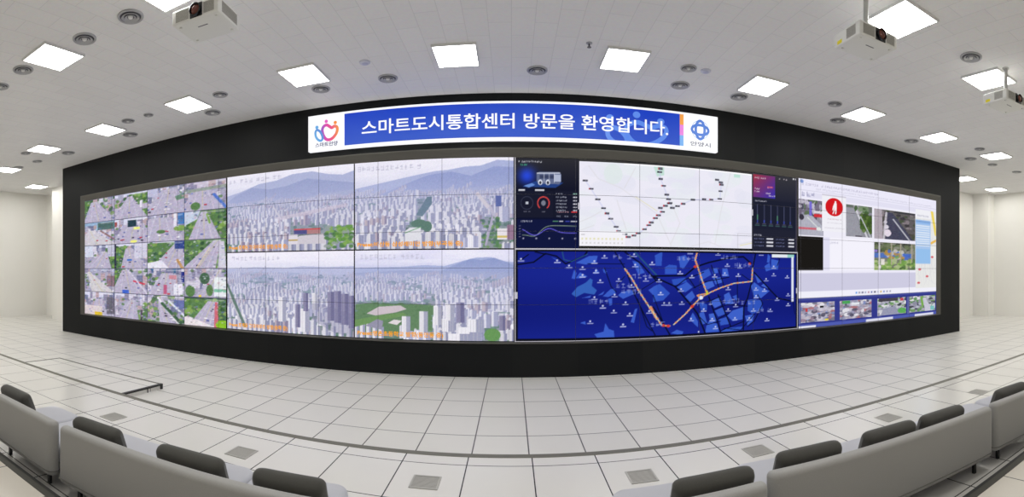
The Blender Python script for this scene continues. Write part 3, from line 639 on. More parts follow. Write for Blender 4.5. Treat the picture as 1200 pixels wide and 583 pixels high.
# -------- light route map
def route_map():
    rng = np.random.default_rng(6); c = Canvas(276, 138, (236, 234, 246))
    for _ in range(70):
        u, v = rng.random(), rng.random(); c.ell(u, v, .03 + .07 * rng.random(), .03 + .1 * rng.random(), (230, 236, 240) if rng.random() < .6 else (228, 228, 242), .5)
    c.ell(.18, .14, .05, .12, (222, 232, 232), .8); c.poly([(.40, .02), (.46, .02), (.46, .12), (.42, .14)], (196, 224, 214)); c.rect(.88, .03, .92, .07, (190, 226, 214))
    for pts in ([(.05, .05), (.1, .2), (.22, .3), (.3, .42), (.42, .6), (.50, .98)], [(.0, .72), (.06, .66), (.12, .58)], [(.0, .82), (.08, .75)], [(.62, .98), (.72, .92), (.8, .98)], [(.86, 0), (.80, .5), (.76, .95)], [(.24, .3), (.3, .05)], [(.2, .45), (.25, .8)], [(.5, .45), (.55, .7), (.5, .95)], [(.9, .95), (1, .9)]):
        c.line(pts, 1.0, (220, 218, 222), .9)
    c.line([(.30, .4), (.42, .56)], .9, (228, 222, 170)); c.line([(.92, .96), (1, .92)], 1, (232, 224, 150))
    c.line([(.905, .8), (.905, 1)], .8, (196, 194, 204)); c.line([(.905, .8), (1, .8)], .8, (196, 194, 204))
    def tv(x, y):                           # zoomed-crop pixel to window coordinate
        px = 675 + x / 5.07; py = 180 + y / 5.07
        u = (wx(px, SY) - wx(679, SY)) / (wx(881.3, SY) - wx(679, SY))
        t = (px - 679) / 202; top = 188 + 7.0 * t + 11.7 * t * t; bot = 288.2 + 4.2 * t
        return u, (py - top) / (bot - top)
    A = [(58, 158), (92, 208), (132, 271), (166, 324), (186, 355), (208, 387), (240, 436), (254, 462), (291, 481), (311, 497), (346, 489), (370, 476), (408, 452), (433, 428), (448, 411), (473, 386), (490, 369), (515, 348), (503, 325), (532, 313), (556, 298)]
    B = [(502, 78), (502, 92), (498, 111), (504, 152), (521, 193)]
    def t3(x, y): return (x * 1.0 + 507, y + 25.3)   # second crop starts 100 px further right and 5 px lower
    D = [t3(*p) for p in [(33, 221), (44, 249), (54, 271), (66, 300), (97, 290), (130, 276), (188, 253), (254, 251), (297, 254), (348, 250), (352, 206), (356, 167), (354, 154), (331, 138)]]
    c.line([tv(*p) for p in A], 1.6, (204, 206, 238), .8); c.line([tv(*p) for p in B + D], 1.6, (204, 206, 238), .8)
    for i, p in enumerate(A + B + D):
        u, v = tv(*p); c.rect(u - .013, v - .010, u + .013, v + .010, (40, 38, 52))
        if i % 3 == 1 or (8 < i < 18): c.rect(u - .013, v - .010, u - .007, v + .010, (190, 40, 50))
        c.rect(u - .004, v - .003, u + .008, v + .003, (150, 150, 160))
    c.rect(0, .82, .245, 1, (246, 244, 250), .8); c.rect(.01, .855, .03, .87, (206, 204, 210))
    for k in range(11): c.rect(.012 + .021 * k, .90, .022 + .021 * k, .925, (230, 226, 190)); c.rect(.014 + .021 * k, .95, .022 + .021 * k, .97, (214, 212, 214))
    c.rect(.24, 0, 1, .022, (250, 250, 253)); c.noise(rng, 1.0, 2)
    return c
vpart(display('route_map', route_map(), wx(678.9, SY), wx(881, SY), dz0 + .04, SZ1 - .05, SY - .002, vw, 'pale street map with a chain of dark stop markers'))
def stats():
    rng = np.random.default_rng(7); c = Canvas(72, 142, (34, 36, 52))
    c.grad((56, 56, 62), (36, 38, 54), 0, .33); 
    u, v = c.u / .50, c.v / .30; k = ((c.u < .50) & (c.v < .31) & (c.v > .02) & (c.u > .03))[..., None]
    t = np.clip((u + v) / 2, 0, 1)[..., None]
    c.a = np.where(k, np.array((170, 54, 62)) * (1 - t) + np.array((56, 50, 170)) * t, c.a)
    for a, b_, vv in ((.06, .28, .06), (.06, .15, .2), (.33, .44, .17), (.30, .40, .25), (.06, .14, .235), (.36, .5, .28), (.58, .78, .04)): c.glyphs(rng, a, b_, vv, .018, (226, 214, 224))
    c.rect(.33, .155, .46, .18, (206, 70, 110), .6); c.rect(.03, .34, .97, .72, (30, 33, 50)); c.glyphs(rng, .05, .3, .355, .015, (200, 200, 214))
    for k_ in range(6):
        x = .12 + .145 * k_; c.line([(x, .40), (x, .64)], .8, (88, 92, 126)); c.rect(x - .012, .60, x + .012, .635, (60, 72, 160))
        c.rect(x - .05, .665, x + .05, .672, (84, 130, 122)); c.rect(x - .04, .645, x + .04, .650, (100, 100, 120))
    for x in (.12, .555): c.rect(x - .010, .53, x + .010, .60, (84, 140, 112))
    c.glyphs(rng, .05, .18, .79, .02, (196, 196, 210))
    for k_ in range(3):
        v_ = .84 + .045 * k_; c.glyphs(rng, .05, .25, v_, .012, (110, 116, 156)); c.rect(.31, v_ - .01, .46, v_ + .01, (214, 214, 224)); c.glyphs(rng, .52, .70, v_, .012, (110, 116, 156)); c.rect(.80, v_ - .01, .93, v_ + .01, (214, 214, 224))
    c.rect(.90, .01, .93, .03, (230, 230, 236)); c.rect(.96, .01, .99, .03, (230, 230, 236)); c.rect(.975, 0, 1, 1, (70, 66, 84))
    return c
vpart(display('statistics_dashboard', stats(), wx(881.3, SY), XF1 - .02, dz0, SZ1 - .012, SY, vw, 'narrow dark dashboard with a red and violet card'))
# -------- navy traffic map
def traffic():
    rng = np.random.default_rng(8); c = Canvas(448, 150, (24, 36, 138))
    c.a += (np.sin(c.v * 7) * 6 - 10 * np.abs(c.u - .45))[..., None] * np.array((.5, .7, 1.6))
    span = wx(934.5, SY) - wx(603.2, SY)
    def L(x, y):                            # crop 600..770
        return T(600 + x / 5.02, 288 + y / 5.02)
    def R(x, y):                            # crop 765..940
        return T(765 + x / 5.03, 288 + y / 5.03)
    def T(px, py):
        u = (wx(px, SY) - wx(603.2, SY)) / span; t = (px - 604) / 330
        top = 292.3 + 1.5 * t + 6.3 * t * t; bot = 399 - 2 * t - 14 * t * t
        return u, (py - top) / (bot - top)
    PB = (62, 100, 206)
    for P in ([(345, 280), (380, 240), (430, 215), (455, 190), (470, 200), (465, 235), (495, 260), (480, 285), (420, 275), (370, 300)], [(500, 540), (480, 515), (535, 500), (545, 450), (565, 485), (595, 495), (600, 540)],
              [(530, 295), (575, 255), (600, 250), (605, 280), (560, 300)], [(560, 310), (585, 305), (585, 345), (570, 350)], [(620, 290), (640, 270), (700, 260), (720, 280), (650, 310)], [(695, 445), (720, 370), (735, 365), (715, 450)],
              [(345, 190), (360, 140), (375, 160), (365, 195)], [(370, 190), (395, 155), (440, 180), (400, 190)], [(475, 165), (490, 130), (510, 160)], [(530, 135), (555, 150), (550, 165), (535, 155)], [(500, 290), (540, 265), (530, 285)],
              [(370, 100), (450, 60), (500, 60), (490, 100), (430, 110)], [(395, 450), (425, 440), (430, 460)], [(705, 90), (740, 100), (780, 160), (740, 170)], [(800, 260), (850, 230), (854, 320), (820, 280)], [(225, 65), (250, 75), (270, 95)], [(405, 305), (460, 290), (455, 303)]):
        c.poly([L(*p) for p in P], PB if P[0] != (345, 280) else (56, 104, 190), .9)
    for P in ([(0, 240), (40, 225), (100, 280), (60, 320), (0, 330)], [(10, 60), (55, 40), (50, 120), (15, 120)], [(70, 130), (95, 115), (140, 120), (140, 170), (70, 170)], [(150, 70), (190, 60), (215, 90), (180, 140), (160, 130)],
              [(110, 200), (190, 190), (200, 215), (120, 235)], [(140, 245), (200, 215), (235, 245), (190, 275)], [(265, 165), (330, 140), (345, 175), (280, 210)], [(350, 140), (380, 135), (385, 165), (355, 170)], [(410, 140), (440, 140), (450, 185), (410, 185)],
              [(300, 225), (350, 205), (365, 240), (320, 260)], [(355, 195), (400, 190), (410, 220), (370, 230)], [(190, 300), (230, 265), (250, 300), (220, 330)], [(420, 290), (450, 275), (480, 340), (430, 350)], [(340, 330), (395, 300), (410, 345), (365, 365)],
              [(365, 380), (415, 360), (425, 400), (385, 415)], [(440, 410), (470, 380), (535, 360), (530, 430), (470, 440)], [(270, 395), (300, 385), (320, 450), (290, 460)], [(330, 400), (360, 395), (380, 440), (340, 450)], [(390, 430), (440, 415), (455, 455), (400, 465)],
              [(215, 430), (235, 390), (265, 440), (265, 475)], [(580, 240), (600, 220), (640, 250), (690, 270), (640, 310), (600, 310)], [(600, 165), (650, 215), (620, 225)], [(560, 320), (600, 315), (640, 320), (650, 370), (590, 400), (560, 380)], [(545, 410), (600, 400), (590, 440), (560, 465)],
              [(330, 440), (380, 455), (390, 500), (310, 505), (315, 470)], [(660, 130), (690, 110), (700, 150), (670, 160)], [(700, 90), (745, 100), (740, 150), (700, 150)], [(680, 60), (695, 75), (690, 110), (675, 110)], [(400, 500), (440, 480), (530, 470), (520, 490), (430, 500)], [(640, 240), (660, 225), (690, 260)],
              [(470, 300), (495, 290), (500, 330)], [(270, 330), (320, 345), (320, 375), (285, 380)], [(105, 510), (140, 490), (180, 500), (170, 520)]):
        c.poly([R(*p) for p in P], np.array(PB) + rng.normal(0, 6), .9)
    NV, NL = (10, 14, 40), (14, 20, 66)
    for P, w in (([(15, 110), (120, 95), (190, 45), (255, 60), (310, 105), (420, 60), (440, 30)], 2.2), ([(40, 85), (90, 50)], 1.6), ([(130, 35), (190, 48)], 2), ([(600, 35), (670, 150), (720, 290), (770, 390), (840, 520)], 1.6), ([(655, 35), (760, 110), (854, 215)], 2.2), ([(540, 130), (580, 240), (610, 270)], 1.2),
                 ([(440, 105), (660, 108)], 1.0), ([(720, 280), (854, 200)], 1.0), ([(735, 310), (760, 380), (790, 470), (820, 495)], 1.2), ([(660, 180), (610, 235)], 1.0)):
        c.line([L(*p) for p in P], w, NV)
    for P, w in (([(290, 35), (300, 80), (345, 92), (440, 50)], 1.4), ([(715, 35), (854, 180)], 2.2)): c.line([L(*p) for p in P], w, (40, 84, 130))
    for P, w in (([(-10, 178), (130, 240), (230, 355), (265, 400), (310, 512)], 2.6), ([(0, 180), (190, 178), (250, 130), (330, 105), (460, 78), (535, 75), (580, 112)], 2.8), ([(612, 40), (590, 140), (585, 215), (560, 310), (538, 360), (535, 490)], 2.2), ([(600, 165), (690, 260), (740, 310), (830, 330)], 2.4), ([(0, 360), (40, 420), (100, 520)], 2.2), ([(0, 290), (60, 450)], 1.2),
                 ([(330, 300), (400, 500)], 2.0), ([(385, 290), (460, 470)], 2.0), ([(210, 190), (250, 250)], 1.4), ([(265, 140), (300, 230)], 1.4), ([(345, 120), (390, 250)], 1.4), ([(390, 150), (420, 240)], 1.2), ([(240, 250), (310, 215), (450, 190)], 1.4), ([(320, 330), (400, 300)], 1.4), ([(360, 375), (440, 345), (560, 355)], 1.4), ([(380, 430), (450, 395)], 1.4), ([(400, 495), (540, 440)], 1.6), ([(130, 245), (190, 200), (300, 160)], 1.4), ([(500, 190), (500, 350)], 1.2), ([(620, 290), (650, 340), (600, 440), (560, 470)], 1.4), ([(420, 480), (520, 490), (600, 400)], 1.2), ([(525, 175), (590, 220)], 1.2), ([(260, 400), (320, 460), (400, 440)], 1.2), ([(735, 130), (750, 90), (700, 60)], 1.2), ([(830, 330), (840, 400)], 1)):
        c.line([R(*p) for p in P], w, NV)
    OR, YE, RE = (236, 190, 110), (214, 206, 170), (206, 60, 50)
    rt = [[L(660, 135), L(700, 190), L(750, 275), L(800, 350), L(850, 430)], [R(-15, 355), R(0, 385), R(50, 465), R(100, 468)], [R(122, 460), R(190, 400), R(232, 355), R(282, 305), R(340, 275), R(400, 250), R(480, 225), R(585, 215), R(590, 140)], [R(262, 40), R(250, 90), R(265, 130), R(290, 205), R(320, 282), R(262, 292), R(282, 306)]]
    for r_ in rt:
        c.line(r_, 1.9, YE)
        for a, b_ in zip(r_, r_[1:]):
            for t in (.2, .5, .8):
                p = (a[0] + (b_[0] - a[0]) * t, a[1] + (b_[1] - a[1]) * t); c.ell(p[0], p[1], .0042, .011, (OR, RE, (226, 140, 90))[int(t * 10) % 3], .9)
    for p in ((232, 355), (250, 128), (572, 115), (60, 465), (90, 468)): u, v = R(*p); c.ell(u, v, .006, .016, RE)
    u, v = R(283, 306); c.ell(u, v, .008, .022, (226, 232, 250)); u, v = R(320, 280); c.rect(u - .004, v - .03, u + .003, v + .02, (200, 206, 60))
    def icon(u, v):
        c.ell(u, v - .018, .003, .011, (196, 202, 238)); c.rect(u - .010, v, u + .010, v + .012, (190, 196, 236), .8)
    for p in ((45, 85), (260, 95), (330, 125), (410, 135), (490, 155), (410, 180), (515, 212), (540, 70), (625, 205), (785, 205), (715, 62), (600, 295), (530, 360), (595, 388), (665, 340), (690, 405), (455, 450), (650, 468), (480, 100), (480, 310), (805, 390), (822, 110), (722, 122), (700, 240)): icon(*L(*p))
    for p in ((35, 210), (45, 285), (65, 345), (160, 165), (170, 340), (230, 188), (165, 265), (365, 185), (440, 125), (505, 182), (515, 135), (425, 175), (385, 60), (640, 65), (715, 140), (715, 182), (795, 195), (670, 210), (610, 262), (660, 268), (735, 320), (800, 295), (300, 380), (225, 435), (350, 435), (445, 380), (490, 355), (570, 430), (675, 435), (695, 382), (595, 380), (610, 305), (485, 430), (800, 350), (220, 50), (300, 45), (445, 258), (370, 480), (270, 510), (95, 345)): icon(*R(*p))
    for p in ((455, 325), (600, 232), (650, 268), (715, 180), (600, 65), (805, 458)): u, v = L(*p); c.glyphs(rng, u - .005, u + .055, v, .05, (150, 160, 214), .6)
    for p in ((410, 75), (490, 120), (530, 335), (620, 380), (150, 80), (265, 340), (420, 325)): u, v = R(*p); c.glyphs(rng, u - .005, u + .055, v, .05, (150, 160, 214), .6)
    u0, v0 = R(705, 72); u1, v1 = R(830, 78); c.rect(u0, v0 - .02, u1 + .004, v0 + .02, (226, 232, 240)); c.rect(u0 + (u1 - u0) * .72, v0 - .02, u1 + .004, v0 + .02, (150, 206, 196))
    u0, v0 = R(820, 80); u1, v1 = R(832, 330); c.rect(u0, v0, u1, v1, (222, 228, 242))
    c.rect(0, 0, 1, .02, (14, 16, 34)); c.rect(0, .975, 1, 1, (14, 16, 34)); c.rect(0, 0, .006, 1, (14, 16, 34)); c.rect(.994, 0, 1, 1, (14, 16, 34))
    return c
vpart(display('traffic_map', traffic(), XF0 + .03, XF1 - .02, SZ0 + .018, ZM - .02, SY, vw, 'navy street map with light blue blocks and an orange route'))
m_line = mat('window_border', (206, 204, 216), .4, emit=.75)
b = MB()
for (a, b_, z0, z1) in ((XF0, XF1, ZM - .012, ZM + .012), (XF0, XF1, SZ0 + .002, SZ0 + .012), (XF0, XF0 + .014, SZ0, SZ1), (XF1 - .012, XF1, SZ0, ZM),
                        (XF0 - .01, XF0 + .05, (SZ0 + ZM) / 2 - .06, (SZ0 + ZM) / 2 + .06), (XF1 - .04, XF1, (SZ0 + ZM) / 2 - .06, (SZ0 + ZM) / 2 + .06),
                        (wx(677.3, SY), wx(679.5, SY), (ZM + SZ1) / 2 - .1, (ZM + SZ1) / 2 + .02), (wx(880.5, SY), wx(882.5, SY), (ZM + SZ1) / 2 - .08, (ZM + SZ1) / 2 + .05)):
    b.box(a, b_, SY - .005, SY - .003, z0, z1)
vpart(tag(b.build('window_border', m_line, vw, smooth=False), 'thin white lines around the map windows'))

# -------- right: desktop with camera windows
HX0, HX1 = wx(935.8, SY), wx(1097, SY)
def hx(x): return wx(920 + x / 2.845, SY)
def hz_(v): return SZ1 + (SZ0 - SZ1) * v
def desktop():
    rng = np.random.default_rng(9); c = Canvas(230, 200, (238, 236, 248))
    U = lambda x: (hx(x) - HX0) / (HX1 - HX0)
    c.rect(0, 0, 1, .13, (236, 234, 250)); c.glyphs(rng, .02, .5, .035, .014, (176, 172, 196), .8); c.glyphs(rng, .1, .95, .06, .012, (190, 188, 208), .6); c.rect(0, .075, 1, .08, (214, 212, 230)); c.rect(.05, .09, .95, .125, (226, 224, 242))
    c.ell(.02, .02, .01, .012, (120, 150, 210)); c.glyphs(rng, .02, .10, .10, .03, (140, 140, 176), .8)
    c.rect(0, .385, U(128), .612, (28, 26, 24)); c.rect(U(128), .385, U(292), .612, (244, 242, 252)); c.rect(U(128), .385, U(150), .612, (226, 224, 244)); c.glyphs(rng, U(150), U(175), .42, .015, (180, 178, 200), .8)
    c.rect(0, .612, U(436), .632, (236, 234, 248)); c.rect(0, .632, U(436), .755, (206, 204, 226)); c.rect(U(436), .62, 1, .76, (232, 232, 238))
    c.rect(0, .755, 1, .80, (240, 239, 250))
    for k, col in enumerate([(70, 140, 220), (140, 140, 160), (90, 90, 120), (150, 160, 190), (170, 120, 140), (80, 90, 150), (60, 60, 80), (190, 190, 210), (200, 160, 60), (120, 140, 200), (150, 150, 170), (160, 160, 180)]):
        u = U(238 + 10.2 * k); c.rect(u - .006, .770, u + .006, .784, col, .75)
    c.rect(0, .80, 1, 1, (52, 58, 138)); c.rect(0, .80, 1, .815, (66, 74, 150)); c.rect(0, .975, 1, 1, (80, 92, 176)); c.rect(0, .985, .1, 1, (226, 226, 240)); c.rect(.42, .98, .62, 1, (220, 220, 236)); c.rect(.8, .98, .97, 1, (220, 220, 236))
    for k in range(4): c.rect([.26, .50, .735, .0][k], .83, [.285, .53, .76, .02][k], .97, (96, 102, 160))
    return c
dk = vpart(display('desktop_window', desktop(), HX0, HX1, SZ0, SZ1, SY, vw, 'white desktop with camera windows and a task bar'))
def street(seed, ext, base=(150, 148, 160), w=64, h=56, amp=7):
    rng = np.random.default_rng(seed); c = Canvas(w, h, base)
    for e in ext:
        if e[0] == 'r': c.rect(*e[1:])
        elif e[0] == 'p': c.poly(*e[1:])
        elif e[0] == 'e': c.ell(*e[1:])
        elif e[0] == 'l': c.line(*e[1:])
        elif e[0] == 'n':
            _, n, u0, v0, u1, v1, cols, s = e
            for _k in range(n): c.ell(u0 + (u1 - u0) * rng.random(), v0 + (v1 - v0) * rng.random(), s * (.5 + rng.random()), s * (.5 + rng.random()), cols[rng.integers(len(cols))], .85)
    c.noise(rng, amp, 1); c.noise(rng, amp * .6, 3)
    return c
ST = [
    (45, 128, .137, .377, [('r', 0, 0, 1, .45, (120, 112, 132)), ('n', 40, 0, 0, 1, .5, [(90, 110, 80), (150, 150, 170), (70, 66, 84), (200, 196, 210)], .08), ('p', [(0, .45), (.5, .42), (1, .75), (1, 1), (0, 1)], (176, 176, 190)), ('r', .42, .05, .52, .45, (120, 110, 210)), ('r', .6, .38, 1, .47, (210, 50, 60)), ('r', .6, .3, 1, .37, (220, 216, 224)), ('e', .12, .5, .1, .08, (60, 56, 70)), ('l', [(.35, .5), (.9, .85)], 2.5, (206, 210, 214)), ('r', 0, .78, .7, .83, (206, 96, 110)), ('e', .8, .8, .1, .05, (226, 230, 230))]),
    (203, 290, .137, .368, [('r', 0, 0, 1, 1, (140, 140, 150)), ('r', 0, 0, 1, .2, (104, 112, 104)), ('n', 40, .3, 0, .8, .25, [(70, 96, 60), (120, 140, 110), (170, 166, 176)], .07), ('p', [(0, .1), (.3, .1), (.62, 1), (0, 1)], (152, 152, 162)), ('l', [(.4, .2), (.8, 1)], 4, (206, 206, 214)), ('p', [(.5, .3), (.75, .22), (1, .35), (1, .85), (.9, .9)], (72, 96, 46)), ('n', 40, .55, .3, 1, .8, [(64, 92, 40), (94, 118, 60), (60, 80, 44)], .06), ('l', [(.55, .35), (.95, 1)], 2.5, (186, 190, 196)), ('r', .35, .95, .6, 1, (90, 86, 96))]),
    (297, 434, .142, .371, [('r', 0, 0, 1, 1, (96, 92, 94)), ('n', 90, 0, 0, 1, 1, [(80, 78, 72), (120, 116, 118), (70, 80, 60), (140, 130, 136), (60, 56, 62)], .06), ('p', [(.0, .0), (.18, 0), (.2, 1), (0, 1)], (176, 166, 176)), ('p', [(.3, .08), (.42, .08), (.95, 1), (.25, 1)], (72, 72, 92)), ('l', [(.28, .1), (.22, 1)], 3, (196, 192, 200)), ('l', [(.44, .3), (.85, 1)], 2, (196, 196, 206)), ('e', .31, .78, .08, .12, (226, 216, 228)), ('e', .28, .58, .055, .07, (214, 210, 222)), ('e', .26, .42, .04, .05, (206, 200, 212)), ('r', .45, .03, 1, .08, (60, 60, 66))]),
    (297, 434, .397, .613, [('r', 0, 0, 1, 1, (122, 124, 112)), ('n', 70, 0, 0, 1, .4, [(90, 104, 70), (140, 140, 130), (110, 120, 90), (70, 74, 66)], .07), ('r', 0, .38, .9, .55, (84, 116, 186)), ('n', 40, .3, .3, .85, .6, [(72, 108, 200), (180, 140, 70), (120, 160, 90), (200, 196, 190)], .06), ('r', 0, .28, .08, .36, (140, 120, 200)), ('n', 90, 0, .65, 1, 1, [(120, 160, 80), (150, 180, 100), (90, 120, 70), (176, 190, 140)], .06), ('l', [(.12, 0), (.12, 1)], 2, (214, 210, 216)), ('l', [(.4, 0), (.4, .8)], 1.6, (176, 166, 150)), ('l', [(.62, 0), (.62, .75)], 1.6, (176, 166, 150)), ('l', [(.9, 0), (.9, .7)], 1.6, (176, 166, 150)), ('r', .16, .6, .24, .8, (226, 222, 214)), ('r', .1, .82, .16, .95, (226, 222, 226))]),
]
for i, (a, b_, v0, v1, ext) in enumerate(ST):
    display('camera_feed', street(30 + i, ext), hx(a), hx(b_), hz_(v1), hz_(v0), SY - .002, dk)
colsA = [(196, 192, 206), (110, 108, 126), (230, 228, 234), (80, 78, 98), (150, 130, 150), (120, 140, 190), (176, 170, 186), (206, 200, 214), (150, 150, 176), (170, 110, 116)]
colsG = [(90, 140, 80), (190, 196, 206), (60, 60, 74), (230, 228, 234), (120, 160, 100), (140, 140, 160), (176, 172, 190), (206, 206, 216)]
for i, (a, b_) in enumerate(((52, 165), (182, 288), (308, 403), (414, 500))):
    ex = [('n', 150, 0, 0, 1, 1, colsA if i < 2 else colsG, .07)]
    if i == 1: ex += [('r', .08, .02, .32, .18, (76, 160, 90)), ('r', .36, .14, .6, .26, (224, 228, 234))]
    if i == 2: ex += [('p', [(.2, .6), (.6, .5), (.8, 1), (.1, 1)], (150, 152, 176)), ('e', .85, .8, .16, .16, (96, 170, 90)), ('r', .78, .05, .9, .22, (190, 70, 80)), ('r', .05, .0, .7, .2, (70, 66, 76))]
    if i == 3: ex += [('p', [(.5, .2), (.62, .2), (.9, 1), (.6, 1)], (200, 198, 214)), ('l', [(.45, .1), (.5, .6)], 5, (120, 170, 80)), ('r', .8, .7, .95, .95, (120, 190, 190))]
    if i == 0: ex += [('r', .14, .3, .2, .46, (196, 60, 60)), ('e', .75, .92, .06, .05, (226, 206, 70)), ('r', .55, .2, .66, .3, (30, 30, 36))]
    display('camera_feed', street(50 + i, ex, (166, 162, 178), 60, 50, 9), hx(a), hx(b_), hz_(.965), hz_(.832), SY - .002, dk)
def sidemap():
    rng = np.random.default_rng(10); c = Canvas(50, 130, (232, 232, 230))
    for _ in range(60): c.line([(rng.random(), rng.random()), (rng.random(), rng.random())], .7, (216, 214, 220), .6)
    c.rect(0, 0, .75, .11, (240, 240, 246)); c.glyphs(rng, .1, .6, .08, .02, (170, 170, 190))
    c.line([(.78, 0), (.98, .30)], 6, (238, 214, 100)); c.line([(.75, .42), (1, .38)], 4, (238, 190, 90)); c.rect(.72, .45, 1, .62, (236, 236, 232))
    c.rect(0, .135, .72, .69, (168, 198, 236)); c.rect(0, .135, .72, .18, (140, 180, 232))
    for k in range(10): c.rect(.04, .20 + .028 * k, .68, .215 + .028 * k, (222, 232, 246))
    c.rect(.02, .50, .70, .69, (150, 192, 236))
    for p in ((.2, .76), (.15, .93), (.8, .6), (.55, .85)): c.ell(p[0], p[1], .07, .014, (206, 70, 80), .8)
    return c
display('street_map', sidemap(), hx(435), HX1 - .01, hz_(.765), hz_(.10), SY - .002, dk)
pop = Canvas(56, 84, (240, 239, 246)); _r = np.random.default_rng(3)
pop.rect(0, 0, 1, .05, (210, 206, 220)); pop.ell(.5, .33, .36, .245, (210, 26, 34))
for P in ([(.52, .16), (.58, .17), (.58, .22), (.52, .22)], [(.50, .21), (.60, .22), (.60, .34), (.50, .36)], [(.50, .22), (.44, .32), (.42, .42), (.45, .42), (.53, .30)], [(.50, .34), (.60, .33), (.58, .52), (.53, .52), (.54, .40)], [(.50, .35), (.55, .36), (.46, .52), (.42, .52)]): pop.poly(P, (246, 240, 242))
pop.glyphs(_r, .2, .8, .66, .03, (196, 170, 180)); pop.glyphs(_r, .2, .8, .76, .025, (206, 200, 212)); pop.glyphs(_r, .12, .9, .9, .025, (200, 196, 206))
display('popup_notice', pop, hx(123), hx(203), hz_(.342), hz_(.085), SY - .004, dk, 'white notice with a red round symbol')
# -------- seams between the display panels
b = MB()
for k in range(1, 18):
    x = SX0 + (SX1 - SX0) * k / 18; b.box(x - .003, x + .003, SY - .007, SY - .0055, SZ0, SZ1)
for k in range(1, 5):
    z = SZ0 + (SZ1 - SZ0) * k / 5; b.box(SX0, SX1, SY - .007, SY - .0055, z - .003, z + .003)
vpart(tag(b.build('panel_seams', mat('seam_dark', (40, 40, 52), .5), vw, smooth=False), 'thin dark seams between display panels'))

# ------------------------------------------------------------------ the lit banner above the screens
BY = WALL_Y - 0.10
ban = thing('banner_sign', 'long blue and white lit banner with Korean lettering above the video wall', 'sign', (0, BY, wz(164, BY)))
def bpart(o): o.location = (0, -BY, -wz(164, BY)); return o
bx0, bx1, bz0, bz1 = wx(361.3, BY), wx(841, BY), wz(164, BY), wz(118.4, BY)
m_bw = mat('banner_white', (250, 250, 252), .4, emit=1.0)
def blue_mat():
    m = bpy.data.materials.new('banner_blue'); m.use_nodes = True; nt = m.node_tree; b = nt.nodes['Principled BSDF']
    tc = nt.nodes.new('ShaderNodeTexCoord'); sp = nt.nodes.new('ShaderNodeSeparateXYZ'); nt.links.new(tc.outputs['Generated'], sp.inputs[0])
    nz = nt.nodes.new('ShaderNodeTexNoise'); nz.inputs['Scale'].default_value = 0.9; nt.links.new(tc.outputs['Object'], nz.inputs['Vector'])
    f = math_node(nt, 'ADD', math_node(nt, 'MULTIPLY', sp.outputs[2], 0.8), math_node(nt, 'MULTIPLY', math_node(nt, 'SUBTRACT', nz.outputs['Fac'], 0.5), 1.1))
    r = nt.nodes.new('ShaderNodeValToRGB'); nt.links.new(f, r.inputs[0])
    r.color_ramp.elements[0].color = tuple(lin((52, 90, 202))) + (1,); r.color_ramp.elements[1].color = tuple(lin((10, 60, 194))) + (1,)
    b.inputs['Base Color'].default_value = (.02, .02, .03, 1); nt.links.new(r.outputs[0], b.inputs['Emission Color']); b.inputs['Emission Strength'].default_value = .95
    b.inputs['Roughness'].default_value = .6; b.inputs['Specular IOR Level'].default_value = .1
    return m
bpart(MB().box(bx0, bx1, BY, WALL_Y, bz0, bz1).build('light_box', m_bw, ban, smooth=False))
ux0, ux1, uz0, uz1 = wx(403.7, BY), wx(796.5, BY), wz(160.8, BY), wz(121.2, BY)
bpart(tag(MB().box(ux0, ux1, BY - .004, BY + .001, uz0, uz1).build('blue_panel', blue_mat(), ban, smooth=False), 'blue face of the banner'))
sx1 = wx(801, BY)
for k, col in enumerate(((120, 178, 240), (232, 130, 220), (244, 160, 60))):
    bpart(tag(MB().box(ux1, sx1, BY - .004, BY + .001, uz0 + (uz1 - uz0) * k / 3, uz0 + (uz1 - uz0) * (k + 1) / 3).build('colour_block', mat('block_%d' % k, col, .4, emit=.95), ban, smooth=False), ('light blue', 'pink', 'orange')[k] + ' colour block'))
bpart(tag(text_on_wall('lettering', '스마트도시통합센터 방문을 환영합니다.', wx(424, BY), wx(783, BY), wz(150.8, BY), wz(132.6, BY), BY - .008, m_bw, ban, bold=.013), 'white Korean lettering'))
# the heart-shaped emblem drawn as ribbons
def ribbon(b, pts, w, y, closed=True):
    P = [Vector((p[0], 0, p[1])) for p in pts]; n = len(P); L, R = [], []
    for i in range(n):
        a = P[(i - 1) % n] if closed or i else P[i]; c = P[(i + 1) % n] if closed or i < n - 1 else P[i]
        t = (c - a).normalized(); nn = Vector((-t.z, 0, t.x))
        ww = w[i] if hasattr(w, '__len__') else w
        L.append(b.bm.verts.new((P[i].x + nn.x * ww / 2, y, P[i].z + nn.z * ww / 2))); R.append(b.bm.verts.new((P[i].x - nn.x * ww / 2, y, P[i].z - nn.z * ww / 2)))
    fs = []
    for i in range(n if closed else n - 1): fs.append(b.bm.faces.new((L[i], L[(i + 1) % n], R[(i + 1) % n], R[i])))
    return fs
def disc(b, x, z, r, y, rz=None, n=20):
    b.bm.faces.new([b.bm.verts.new((x + r * math.cos(2 * PI * k / n), y, z + (rz or r) * math.sin(2 * PI * k / n))) for k in range(n)])
def smooth_closed(pts, n=6):
    out = []; m = len(pts)
    for i in range(m):
        p0, p1, p2, p3 = (np.array(pts[(i + k) % m], float) for k in (-1, 0, 1, 2))
        for t in np.linspace(0, 1, n, endpoint=False):
            out.append(tuple(.5 * ((2 * p1) + (-p0 + p2) * t + (2 * p0 - 5 * p1 + 4 * p2 - p3) * t * t + (-p0 + 3 * p1 - 3 * p2 + p3) * t ** 3)))
    return out
